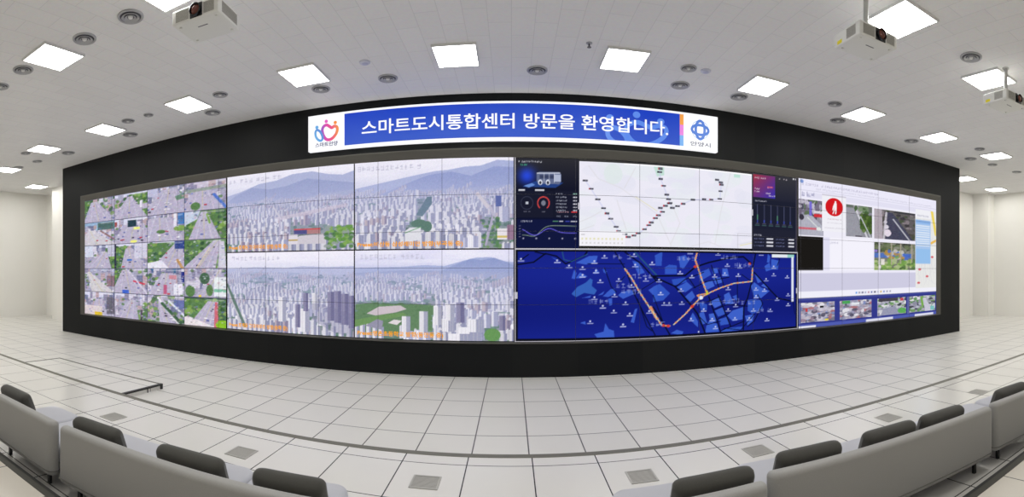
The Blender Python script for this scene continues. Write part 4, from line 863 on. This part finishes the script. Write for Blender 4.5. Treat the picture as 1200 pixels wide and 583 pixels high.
def grad_mat(name, stops, axis, e=.95):
    m = bpy.data.materials.new(name); m.use_nodes = True; nt = m.node_tree; b = nt.nodes['Principled BSDF']
    tc = nt.nodes.new('ShaderNodeTexCoord'); sp = nt.nodes.new('ShaderNodeSeparateXYZ'); nt.links.new(tc.outputs['Generated'], sp.inputs[0])
    r = nt.nodes.new('ShaderNodeValToRGB'); nt.links.new(math_node(nt, 'ADD', math_node(nt, 'MULTIPLY', sp.outputs[0], axis[0]), math_node(nt, 'MULTIPLY', sp.outputs[2], axis[1])), r.inputs[0])
    while len(r.color_ramp.elements) < len(stops): r.color_ramp.elements.new(.5)
    for el, (p, cc) in zip(r.color_ramp.elements, stops): el.position = p; el.color = tuple(lin(cc)) + (1,)
    b.inputs['Base Color'].default_value = (.02, .02, .03, 1); nt.links.new(r.outputs[0], b.inputs['Emission Color']); b.inputs['Emission Strength'].default_value = e
    return m
HEART = [(295, 240), (265, 255), (250, 290), (258, 340), (285, 385), (320, 395), (360, 375), (395, 330), (408, 285), (400, 258), (375, 252), (350, 268), (325, 255)]
OVAL = [(190, 295), (178, 320), (182, 360), (205, 395), (235, 405), (252, 385), (248, 350), (228, 312), (208, 296)]
def logo_pt(x, y): return wx(350 + x / 8.97, BY), wz(0, BY) * 0 + EYE + (HY - (120 + y / 8.97)) / F * BY / math.cos((350 + x / 8.97 - CX) / F)
yb = BY - .006
def mk(name, fn, m, lb):
    b = MB(); fn(b); bpart(tag(b.build(name, m, ban, smooth=False), lb))
mk('emblem_heart', lambda b: ribbon(b, smooth_closed([logo_pt(*p) for p in HEART]), .058, yb), grad_mat('heart_grad', [(0, (130, 90, 200)), (.3, (226, 60, 170)), (.65, (236, 70, 110)), (1, (246, 150, 40))], (1, 0)), 'heart ring shading from violet to orange')
mk('emblem_oval', lambda b: ribbon(b, smooth_closed([logo_pt(*p) for p in OVAL]), .046, yb - .001), grad_mat('oval_grad', [(0, (110, 190, 236)), (1, (70, 110, 210))], (.5, .5)), 'light blue oval ring')
for (x, y), col, nm in (((193, 265), (100, 170, 226), 'light blue dot'), ((291, 202), (226, 90, 190), 'pink dot'), ((386, 214), (244, 140, 50), 'orange dot')):
    mk('emblem_dot', lambda b, p=logo_pt(x, y): disc(b, p[0], p[1], .034, yb), mat('dot_' + nm.split()[0], col, .4, emit=.95), nm)
p0, p1 = logo_pt(176, 478), logo_pt(412, 420)
bpart(tag(text_on_wall('emblem_lettering', '스마트안양', p0[0], p1[0], logo_pt(176, 484)[1] + .01, logo_pt(176, 436)[1] + .01, yb, mat('letter_navy', (44, 58, 116), .5, emit=.9), ban, bold=.022), 'small navy lettering under the heart'))
# large pale copy of the emblem on the blue face
GS = 92 / 158.0
def ghost_pt(x, y):
    px = 745.9 + (x - 291) * (774.3 - 745.9) / (386 - 291) ; py = 131.5 + (y - 202) * .175
    return wx(px, BY), wz(py - 3.5, BY) + .0
m_ghost = mat('ghost_blue', (92, 140, 236), .4, emit=.9)
def ghost_ring(b, pts):
    fs = ribbon(b, smooth_closed([ghost_pt(*p) for p in pts]), .085, BY - .005)
gtop, gbot = uz1, uz0
def clip(b):
    for co, no in (((0, 0, gtop), (0, 0, 1)), ((0, 0, gbot), (0, 0, -1))):
        bmesh.ops.bisect_plane(b.bm, geom=b.bm.verts[:] + b.bm.edges[:] + b.bm.faces[:], plane_co=co, plane_no=no, clear_outer=True)
def ghost(b):
    ghost_ring(b, [(x, y + 14) for x, y in HEART]); clip(b)
mk('ghost_heart', ghost, m_ghost, 'large pale blue heart ring')
def ghost2(b):
    ghost_ring(b, [(x, y + 8) for x, y in OVAL]); clip(b)
mk('ghost_oval', ghost2, m_ghost, 'large pale blue oval ring')
for px, py in ((745.9, 128.0), (774.3, 133.5), (714.8, 134.0)):
    def gd(b, px=px, py=py): disc(b, wx(px, BY), wz(py, BY), .072, BY - .005, .060); clip(b)
    mk('ghost_dot', gd, m_ghost, 'large pale blue dot')
# round interlaced city emblem on the right end
ex, ez = wx(820.4, BY), EYE + (HY - 152.6) / F * BY / math.cos((820.4 - CX) / F)
ER = 0.178
m_em = mat('emblem_blue', (58, 118, 214), .4, emit=.9)
def emb(b):
    for ang in (0, PI / 2):
        pts = []
        for k in range(40):
            t = 2 * PI * k / 40; x, z = ER * .97 * math.cos(t), ER * .52 * math.sin(t)
            pts.append((ex + x * math.cos(ang) - z * math.sin(ang), ez + x * math.sin(ang) + z * math.cos(ang)))
        ribbon(b, pts, .052, yb - .0005 * (ang > 0))
mk('city_emblem', emb, m_em, 'blue round emblem of interlaced loops')
mk('emblem_ring', lambda b: ribbon(b, [(ex + ER * math.cos(2 * PI * k / 48), ez + ER * math.sin(2 * PI * k / 48)) for k in range(48)], .010, yb + .0005), mat('ring_pale', (140, 180, 226), .4, emit=.9), 'thin pale ring around the emblem')
bpart(tag(text_on_wall('emblem_lettering', '안양시', wx(809, BY), wx(832.6, BY), ez - ER - .14, ez - ER - .055, yb, mat('letter_grey', (70, 78, 104), .5, emit=.9), ban, bold=.012), 'small grey lettering under the emblem'))

# ------------------------------------------------------------------ ceiling fixtures
m_frame = mat('fixture_frame', (226, 226, 224), .5, noise=.02)
m_glow = mat('fixture_diffuser', (255, 254, 251), .5, emit=PANEL_L)
def ceiling_light(x, y, label, group):
    t = thing('ceiling_light', label, 'ceiling light', (x, y, ROOM_H - .035), 0, group)
    if 'frame' not in SHARED:
        b = MB(); w, d, e = PW / 2 + .02, PD / 2 + .02, .02
        b.box(-w, w, -d, -d + e, 0, .035).box(-w, w, d - e, d, 0, .035).box(-w, -w + e, -d + e, d - e, 0, .035).box(w - e, w, -d + e, d - e, 0, .035)
        SHARED['frame'] = b.build('frame', m_frame, t, smooth=False).data
        SHARED['diffuser'] = MB().box(-PW / 2, PW / 2, -PD / 2, PD / 2, .006, .03).build('diffuser', m_glow, t, smooth=False).data
    else:
        link('frame', SHARED['frame'], t); link('diffuser', SHARED['diffuser'], t)
    return t
SHARED = {}
ROWNAME = ['at the photo\'s left edge', 'second from the left', 'third from the left', 'fourth from the left', 'fifth from the left', 'above the banner\'s left half', 'above the banner\'s right half', 'fourth from the right', 'third from the right', 'second from the right', 'last on the right']
XR_ = [-12.95, -10.25, -8.02, -5.68, -3.25, -0.81, 1.67, 4.10, 6.47, 8.79, 11.11]
YR_ = [6.85, 6.50, 6.72, 6.81, 6.80, 6.78, 6.77, 6.84, 6.86, 6.72, 6.49]
for x, y, nm in zip(XR_, YR_, ROWNAME):
    ceiling_light(x, y, 'square ceiling light in the row along the black wall, ' + nm, 'ceiling lights along the black wall')
for x, y, lb in ((-5.74, 3.80, 'large square ceiling light near the viewer, left of the left projector'), (-3.52, 3.82, 'square ceiling light partly hidden above the left projector'),
                 (4.35, 3.91, 'bright square ceiling light right behind the middle projector'), (6.58, 3.98, 'square ceiling light behind the projector at the right edge')):
    ceiling_light(x, y, lb, 'ceiling lights near the projectors')
for x, y, lb in ((-15.05, 9.21, 'small far ceiling light left of the black wall, beside the white pillar'), (15.76, 9.21, 'small far ceiling light right of the black wall, over the white corner'), (13.30, 9.05, 'far ceiling light half hidden by the right end of the black wall')):
    ceiling_light(x, y, lb, 'far ceiling lights beyond the black wall')

m_vent = mat('diffuser_metal', (176, 176, 178), .4, metal=.2, noise=.04)
m_vent_dark = mat('diffuser_gap', (92, 92, 98), .7)
def air_vent(x, y, label, r=.165):
    t = thing('air_diffuser', label, 'air vent', (x, y, ROOM_H), 0, 'round ceiling air diffusers')
    if 'ring' not in SHARED:
        R = .165
        SHARED['ring'] = MB().lathe([(R, -.0005), (R, -.012), (R * .94, -.022), (R * .82, -.016), (R * .80, -.001)], n=36).build('outer_ring', m_vent, t).data
        SHARED['gap'] = MB().lathe([(R * .84, -.004), (.001, -.004)], n=36).build('throat', m_vent_dark, t).data
        SHARED['cone'] = MB().lathe([(R * .70, -.024), (R * .66, -.030), (R * .50, -.012), (R * .52, -.008), (R * .70, -.024)], n=36).build('inner_ring', m_vent, t).data
        SHARED['cone2'] = MB().lathe([(R * .44, -.026), (R * .40, -.031), (R * .28, -.014), (R * .30, -.010), (R * .44, -.026)], n=36).build('inner_ring', m_vent, t).data
        SHARED['hub'] = MB().lathe([(R * .2, -.006), (R * .2, -.02), (R * .14, -.03), (.001, -.032)], n=24).build('hub', m_frame, t).data
    else:
        for k, n in (('ring', 'outer_ring'), ('gap', 'throat'), ('cone', 'inner_ring'), ('cone2', 'inner_ring'), ('hub', 'hub')): link(n, SHARED[k], t)
    t.scale = (r / .165,) * 2 + (1,)
VENTS = [((153, 19), 'round grey air diffuser near the top, left of the left projector', .165), ((99, 45), 'round grey air diffuser at the upper right of the large left ceiling light', .165), ((27, 81.5), 'round grey air diffuser just below the large left ceiling light', .165),
    ((0.5, 101), 'round air diffuser cut by the left edge of the photo', .15), ((258, 110.5), 'small grey round diffuser above the fourth row light from the left', .14), ((249, 131.5), 'round air diffuser beside the right corner of the fourth row light from the left', .165),
    ((150, 141.5), 'small round diffuser just above the third row light from the left', .14), ((174, 134.5), 'tiny flat round diffuser between the third and fourth row lights from the left', .10), ((376, 104), 'round air diffuser at the corner of the fifth row light, left of the banner', .165),
    ((454.5, 91.5), 'round air diffuser above the first letters of the banner', .165), ((629.5, 82), 'round air diffuser above the middle of the banner', .165), ((807, 79.5), 'small round diffuser, upper of two above the right part of the banner', .13),
    ((797, 99.5), 'round air diffuser, lower of two above the right part of the banner', .165), ((866, 113), 'round air diffuser below the row light right of the banner', .165), ((1138, 66.5), 'round air diffuser between the two right projectors', .165),
    ((978.5, 121.5), 'small round diffuser left of the third row light from the right, farther from the wall', .14), ((982, 141), 'round air diffuser left of the third row light from the right, close to the wall', .165), ((30, 179.5), 'small round diffuser below left of the second row light from the left', .14),
    ((43.5, 189), 'dark round diffuser below the second row light from the left', .15), ((22, 196), 'round diffuser beside the row light at the left edge', .15), ((80, 179), 'round air diffuser at the right corner of the second row light from the left', .18), ((152.5, 157.5), 'round air diffuser at the right corner of the third row light from the left', .18),
    ((1068, 165), 'round air diffuser left of the second row light from the right', .18), ((1148, 174.5), 'small round diffuser right of the second row light from the right', .14), ((1137.5, 186), 'round air diffuser left of the last row light on the right', .18), ((1163, 193), 'round diffuser below the last row light on the right', .15), ((1191.5, 201.5), 'round air diffuser at the right edge, above the white right wall', .16)]
for (px, py), lb, r in VENTS:
    x, y = un(px, py, ROOM_H); air_vent(x, y, lb, r)
x, y = un(690.5, 50.5, ROOM_H)
t = thing('sprinkler_head', 'small grey sprinkler head on the ceiling left of the light above the banner', 'sprinkler', (x, y, ROOM_H))
MB().lathe([(.045, 0), (.045, -.006), (.02, -.012), (.012, -.012)], n=20).build('collar', m_vent, t)
MB().lathe([(.012, -.010), (.012, -.05), (.02, -.055), (.03, -.058), (.03, -.061), (.001, -.063)], n=16).build('deflector', mat('sprinkler_metal', (104, 102, 100), .35, metal=.7), t)
for (px, py), lb in (((427.5, 73), 'pale round detector on the ceiling above the banner lettering, left of centre'), ((827, 83), 'pale round detector on the ceiling above the right end of the banner')):
    x, y = un(px, py, ROOM_H); t = thing('ceiling_detector', lb, 'detector', (x, y, ROOM_H), 0, 'pale round ceiling detectors')
    MB().lathe([(.085, 0), (.085, -.012), (.075, -.02), (.05, -.022)], n=28).build('base', mat('detector_white', (206, 208, 222), .4), t)
    MB().lathe([(.05, -.018), (.046, -.03), (.03, -.036), (.001, -.037)], n=24).build('cap', mat('detector_cap', (188, 190, 214), .4), t)

# ------------------------------------------------------------------ projectors
m_pw = mat('projector_white', (226, 226, 220), .4, noise=.02)
m_grille = mat('projector_grille', (166, 164, 156), .6, noise=.08, scale=160)
m_pblack = mat('projector_black', (16, 16, 18), .25)
def lens_mat():
    m = bpy.data.materials.new('lens_glass'); m.use_nodes = True; b = m.node_tree.nodes['Principled BSDF']
    b.inputs['Base Color'].default_value = (.12, .04, .03, 1); b.inputs['Roughness'].default_value = .08; b.inputs['Coat Weight'].default_value = 1.0; b.inputs['Coat Tint'].default_value = (1, .6, .5, 1)
    return m
m_lens = lens_mat()
def projector(x, y, z, rz, label, drop):
    t = thing('projector', label, 'projector', (x, y, z), rz, 'ceiling-hung projectors')
    if 'pbody' not in SHARED:
        W, D, Hh = .57, .46, .155
        b = MB().box(-W / 2, W / 2, -D / 2, D / 2, 0, Hh, .018, 3)
        SHARED['pbody'] = b.build('body', m_pw, t).data
        y = -D / 2
        SHARED['pbay'] = MB().box(-.055, .095, y - .006, y + .02, .010, Hh - .008, .006).build('lens_bay', m_pblack, t).data
        SHARED['pring'] = MB().lathe([(.062, 0), (.066, .03), (.058, .034), (.050, .010)], (.022, y - .004, Hh / 2), axis='Y').build('lens_ring', m_pblack, t).data
        SHARED['plens'] = MB().lathe([(.055, .012), (.045, .024), (.025, .033), (.001, .036)], (.022, y - .004, Hh / 2), axis='Y').build('lens', m_lens, t).data
        def grille(x0, x1, fx, horizontal=False):
            b = MB()
            n = 12
            for k in range(n):
                z0 = .022 + (Hh - .044) * k / n
                if fx is None: b.box(x0, x1, y - .003, y + .003, z0, z0 + (Hh - .044) / n * .62)
                else: b.box(fx - .003, fx + .003, x0, x1, z0, z0 + (Hh - .044) / n * .62)
            return b
        SHARED['pg1'] = grille(-.235, -.070, None).build('vent_grille', m_grille, t).data
        SHARED['pg2'] = grille(.112, .235, None).build('vent_grille', m_grille, t).data
        SHARED['pg3'] = grille(-.16, .0, -W / 2).build('vent_grille', m_grille, t).data
        SHARED['pg4'] = grille(-.16, .15, W / 2).build('vent_grille', m_grille, t).data
        SHARED['pstick'] = MB().box(-W / 2 - .0022, -W / 2 + .001, .085, .17, .018, .058).build('warning_sticker', mat('sticker_yellow', (236, 220, 20), .5), t).data
        SHARED['plogo'] = MB().box(-.06, .06, -.075, -.062, -.0015, .001).build('maker_mark', mat('mark_grey', (70, 70, 80), .5), t).data
        for sx in (-1, 1):
            for sy in (-1, 1): MB().cyl((sx * .22, sy * .16, -.006), .014, .014).build('foot', m_pw, t)
        SHARED['pfeet'] = True
        b = MB().box(-.09, .09, -.09, .09, Hh, Hh + .012, .003).cyl((0, 0, Hh + .035), .035, .05, n=20)
        for sx in (-1, 1):
            for sy in (-1, 1): b.tube([(sx * .06, sy * .06, Hh + .008), (sx * .15, sy * .13, Hh + .020), (sx * .17, sy * .15, Hh)], .009)
        SHARED['pbr'] = b.build('mount_bracket', mat('bracket_grey', (150, 148, 142), .4, metal=.4), t).data
        SHARED['pcable'] = MB().tube([(-.04, .02, Hh + .05), (-.10, .05, Hh + .03), (-.18, .10, Hh + .018), (-.24, .19, Hh + .012), (-.26, .215, Hh - .01)], .007).tube([(-.03, .03, Hh + .06), (-.08, .08, Hh + .05), (-.16, .16, Hh + .02), (-.2, .215, Hh - .02)], .006).build('cable', mat('cable_black', (22, 22, 24), .5), t).data
        b = MB().cyl((0, 0, Hh + .05 + .1975), .030, .395, n=20).cyl((0, 0, Hh + .05 + .39), .055, .012, n=24)
        SHARED['ppole'] = b.build('mount_pole', mat('pole_white', (186, 186, 182), .4, noise=.02), t).data
        for c in kids(t):
            if c.data is SHARED['pstick']: c['label'] = 'yellow warning sticker'
            if c.data is SHARED['pbay']: c['label'] = 'glossy black lens bay'
            if c.data is SHARED['pcable']: c['label'] = 'black cable along the top'
    else:
        src = [o for o in bpy.data.objects if o.parent and o.parent.name == 'projector']
        for c in src: d = c.copy(); C.objects.link(d); d.parent = t
    return t
PZ = ROOM_H - .60
projector(3.72, 3.90, PZ, math.radians(-3), 'white ceiling projector in the middle right, with a yellow side sticker, before a bright light', .3)
projector(6.38, 3.555, PZ, math.radians(-8), 'white ceiling projector cut by the right edge of the photo', .3)
projector(-3.01, 3.91, PZ, math.radians(5), 'white ceiling projector at the top left, seen from its other side', .3)

# ------------------------------------------------------------------ sofas
def fabric(name, rgb, sc=220, rough=.95, amt=.16):
    m = mat(name, rgb, rough, spec=.15, noise=amt, scale=sc, bump=.35)
    m.node_tree.nodes['Principled BSDF'].inputs['Sheen Weight'].default_value = .25
    return m
m_fab = fabric('sofa_fabric', (166, 165, 161)); m_seat_lit = fabric('seat_fabric_screenlit', (192, 193, 199), amt=.08); m_fab_dark = fabric('piping_fabric', (120, 119, 114)); m_pil = fabric('cushion_fabric', (76, 75, 70), 200)  # seat colour is paler and bluer, with the screens' light put into it
m_leg = mat('sofa_leg', (18, 18, 19), .35)
ZT = STEP
def rounded(x0, x1, y0, y1, r00, r10, r11, r01, n=7):
    pts = []
    for cx, cy, r, a0 in ((x0, y0, r00, PI), (x1, y0, r10, 1.5 * PI), (x1, y1, r11, 0), (x0, y1, r01, .5 * PI)):
        sx = 1 if cx == x0 else -1; sy = 1 if cy == y0 else -1
        if r <= 0: pts.append((cx, cy)); continue
        for k in range(n + 1):
            a = a0 + .5 * PI * k / n; pts.append((cx + sx * r + r * math.cos(a), cy + sy * r + r * math.sin(a)))
    return pts
def padded(x0, x1, y0, y1, rr, z0, z1, e, n=6, crown=0.0):
    """upholstered block: rounded plan corners rr, edges rolled over with radius e"""
    b = MB(); levels = []
    for k in range(n + 1):
        a = .5 * PI * k / n; levels.append((e * (1 - math.sin(a)), z0 + e * (1 - math.cos(a))))
    for k in range(n, -1, -1):
        a = .5 * PI * k / n; levels.append((e * (1 - math.sin(a)), z1 - e * (1 - math.cos(a))))
    rings = []
    for d, z in levels:
        P = rounded(x0 + d, x1 - d, y0 + d, y1 - d, *[max(.002, r - d) for r in rr])
        rings.append([b.bm.verts.new((x, y, z)) for x, y in P])
    m = len(rings[0])
    for A, B in zip(rings, rings[1:]):
        for i in range(m): b.bm.faces.new((A[i], A[(i + 1) % m], B[(i + 1) % m], B[i]))
    b.bm.faces.new(rings[0][::-1]); b.bm.faces.new(rings[-1])
    return b
def sofa(name, label, x, y, rz, n, L, cushions):
    """low armless bench sofa; local X along the back, the back at local Y = 0, seats towards +Y"""
    t = thing(name, label, 'sofa', (x, y, ZT), rz, 'grey bench sofas')
    h = L / 2
    padded(-h, h, 0, .10, (.062, .062, .036, .036), .125, .56, .032).build('backrest', m_fab, t)
    MB().tube([(px, py, .165) for px, py in rounded(-h - .002, h + .002, -.002, .10, .062, .062, .036, .036)], .005, closed=True).build('piping', m_fab_dark, t)
    padded(-h + .01, h - .01, .098, .66, (.04, .04, .10, .10), .125, .215, .02).build('base', m_fab, t)
    w = L / n
    for k in range(n):
        a = -h + w * k
        padded(a + .003, a + w - .003, .102, .72, (.05, .05, .11, .11), .205, .355, .04).build('seat_cushion', m_seat_lit, t)
    for sx in (-1, 1):
        for yy in (.10, .58):
            MB().box(sx * (h - .16) - .014, sx * (h - .16) + .014, yy - .014, yy + .014, 0, .135).build('leg', m_leg, t)
    return t
def pillow_mesh(w=.50, hgt=.235, th=.13):
    """lumbar cushion: pinched at its edges, full in the middle"""
    bm = bmesh.new(); nx, nz = 40, 24; g = {}
    for side in (0, 1):
        for i in range(nx + 1):
            for j in range(nz + 1):
                u, v = 2 * i / nx - 1, 2 * j / nz - 1
                edge = (1 - abs(u) ** 9) ** .5 * (1 - abs(v) ** 5) ** .5
                yy = th / 2 * max(0, edge) * (1 if side else -1)
                if side and (i in (0, nx) or j in (0, nz)): g[1, i, j] = g[0, i, j]; continue
                ku, kv = 1 - .06 * abs(v) ** 8 * abs(u) ** 2 - .015 * (1 - v * v), 1 - .12 * abs(u) ** 16 * abs(v)
                g[side, i, j] = bm.verts.new((w / 2 * u * ku, yy, hgt / 2 * v * kv + hgt / 2))
    for side in (0, 1):
        for i in range(nx):
            for j in range(nz):
                q = [g[side, i, j], g[side, i + 1, j], g[side, i + 1, j + 1], g[side, i, j + 1]]
                bm.faces.new(q if not side else q[::-1])
    return bm
def back_pt(px, py, z=.73):
    return un(px, py, z)
PILLOW = None
def pillow(px0, px1, sx, label):
    """a cushion leaning on the sofa back between two photo columns; sx = (x, y, rz) frame of its sofa"""
    global PILLOW
    ox, oy, rz = sx
    def hit(px):                            # where the column meets a line 0.2 m in front of the sofa's rear face
        t = (px - CX) / F; d = Vector((math.sin(t), math.cos(t))); n = Vector((-math.sin(rz), math.cos(rz))); p = Vector((ox, oy)) + n * .20
        k = p.dot(n) / d.dot(n); return d * k
    a, b_ = hit(px0), hit(px1); w = (b_ - a).length
    if w > .54:                             # cut by the frame: a cushion of the common width
        if px0 < 5: a = b_ + (a - b_) * (.52 / w)
        else: b_ = a + (b_ - a) * (.52 / w)
        w = .52
    c = (a + b_) / 2
    b = MB(); b.bm.free(); b.bm = pillow_mesh(w)
    t = b.build('throw_cushion', m_pil, M=Matrix.Translation((0, .085, .018)) @ Matrix.Rotation(math.radians(22), 4, 'X'))
    t.location = (c.x, c.y, ZT + .352); t.rotation_euler = (0, 0, rz)
    return tag(t, label, 'cushion', 'dark grey cushions leaning on the sofas')
def along(p, q):                            # rear-face line from p to q
    return ((p[0] + q[0]) / 2, (p[1] + q[1]) / 2, math.atan2(q[1] - p[1], q[0] - p[0])), math.hypot(q[0] - p[0], q[1] - p[1])
S = {}
for key, p, q, n, lb in (
        ('s1', (-4.10, 2.02), (-3.09, 2.02), 2, 'grey bench sofa at the left edge of the photo'),
        ('s2', (-3.01, 2.03), (-0.98, 2.20), 3, 'long grey bench sofa with three dark cushions on the left'),
        ('r1', (0.62, 2.24), (1.40, 2.24), 1, 'grey bench sofa at the bottom right of centre, with one dark cushion'),
        ('r2', (1.46, 2.33), (3.56, 2.10), 3, 'long grey bench sofa with three dark cushions on the right'),
        ('r3', (3.62, 2.12), (4.60, 2.00), 2, 'grey bench sofa at the right edge of the photo')):
    fr, L = along(p, q); S[key] = fr
    sofa('bench_sofa', lb, fr[0], fr[1], fr[2], n, L, ())
pillow(-22, 32, S['s1'], 'dark grey cushion on the sofa at the left edge')
pillow(86, 143, S['s2'], 'dark grey cushion, left one on the long left sofa')
pillow(183, 262, S['s2'], 'dark grey cushion, middle one on the long left sofa')
pillow(295, 382, S['s2'], 'dark grey cushion, right one on the long left sofa')
pillow(788, 885, S['r1'], 'dark grey cushion on the sofa at the bottom right of centre')
pillow(910, 987, S['r2'], 'dark grey cushion, left one on the long right sofa')
pillow(1012, 1076, S['r2'], 'dark grey cushion, middle one on the long right sofa')
pillow(1080, 1135, S['r2'], 'dark grey cushion, right one on the long right sofa')
pillow(1168, 1215, S['r3'], 'dark grey cushion on the sofa at the right edge')

# ------------------------------------------------------------------ floor grates in the platform
m_gr = mat('grate_metal', (178, 176, 169), .5, metal=.0, noise=.06, scale=30); m_gr_d = mat('grate_slot', (140, 139, 133), .6)
first = None
for (px, py), lb in (((133, 489), 'square floor grate beside the left cushion of the long left sofa'), ((283, 531), 'square floor grate beyond the middle cushion of the long left sofa'), ((498.5, 566), 'square floor grate in the open floor left of the middle aisle'),
                     ((752, 559), 'square floor grate in front of the single sofa right of centre'), ((888, 529), 'square floor grate beyond the left end of the long right sofa'), ((1041, 490), 'square floor grate beyond the middle cushion of the long right sofa'), ((1147, 460), 'square floor grate at the right, before the far right sofa')):
    x, y = un(px, py, STEP)
    if first is None:
        first = thing('floor_grate', lb, 'floor grate', (x, y, STEP), 0, 'floor grates in the platform')
        MB().box(-.12, .12, -.12, .12, .0005, .002).build('tray', m_gr_d, first, smooth=False)
        b = MB().box(-.12, .12, -.12, -.105, 0, .006).box(-.12, .12, .105, .12, 0, .006).box(-.12, -.105, -.105, .105, 0, .006).box(.105, .12, -.105, .105, 0, .006)
        b.build('rim', m_gr, first, smooth=False)
        b = MB()
        for k in range(11): b.box(-.105, .105, -.1 + .0182 * k, -.1 + .0182 * k + .012, .001, .005)
        b.build('slats', m_gr, first, smooth=False)
    else: dup(first, (x, y, STEP), 0, lb)
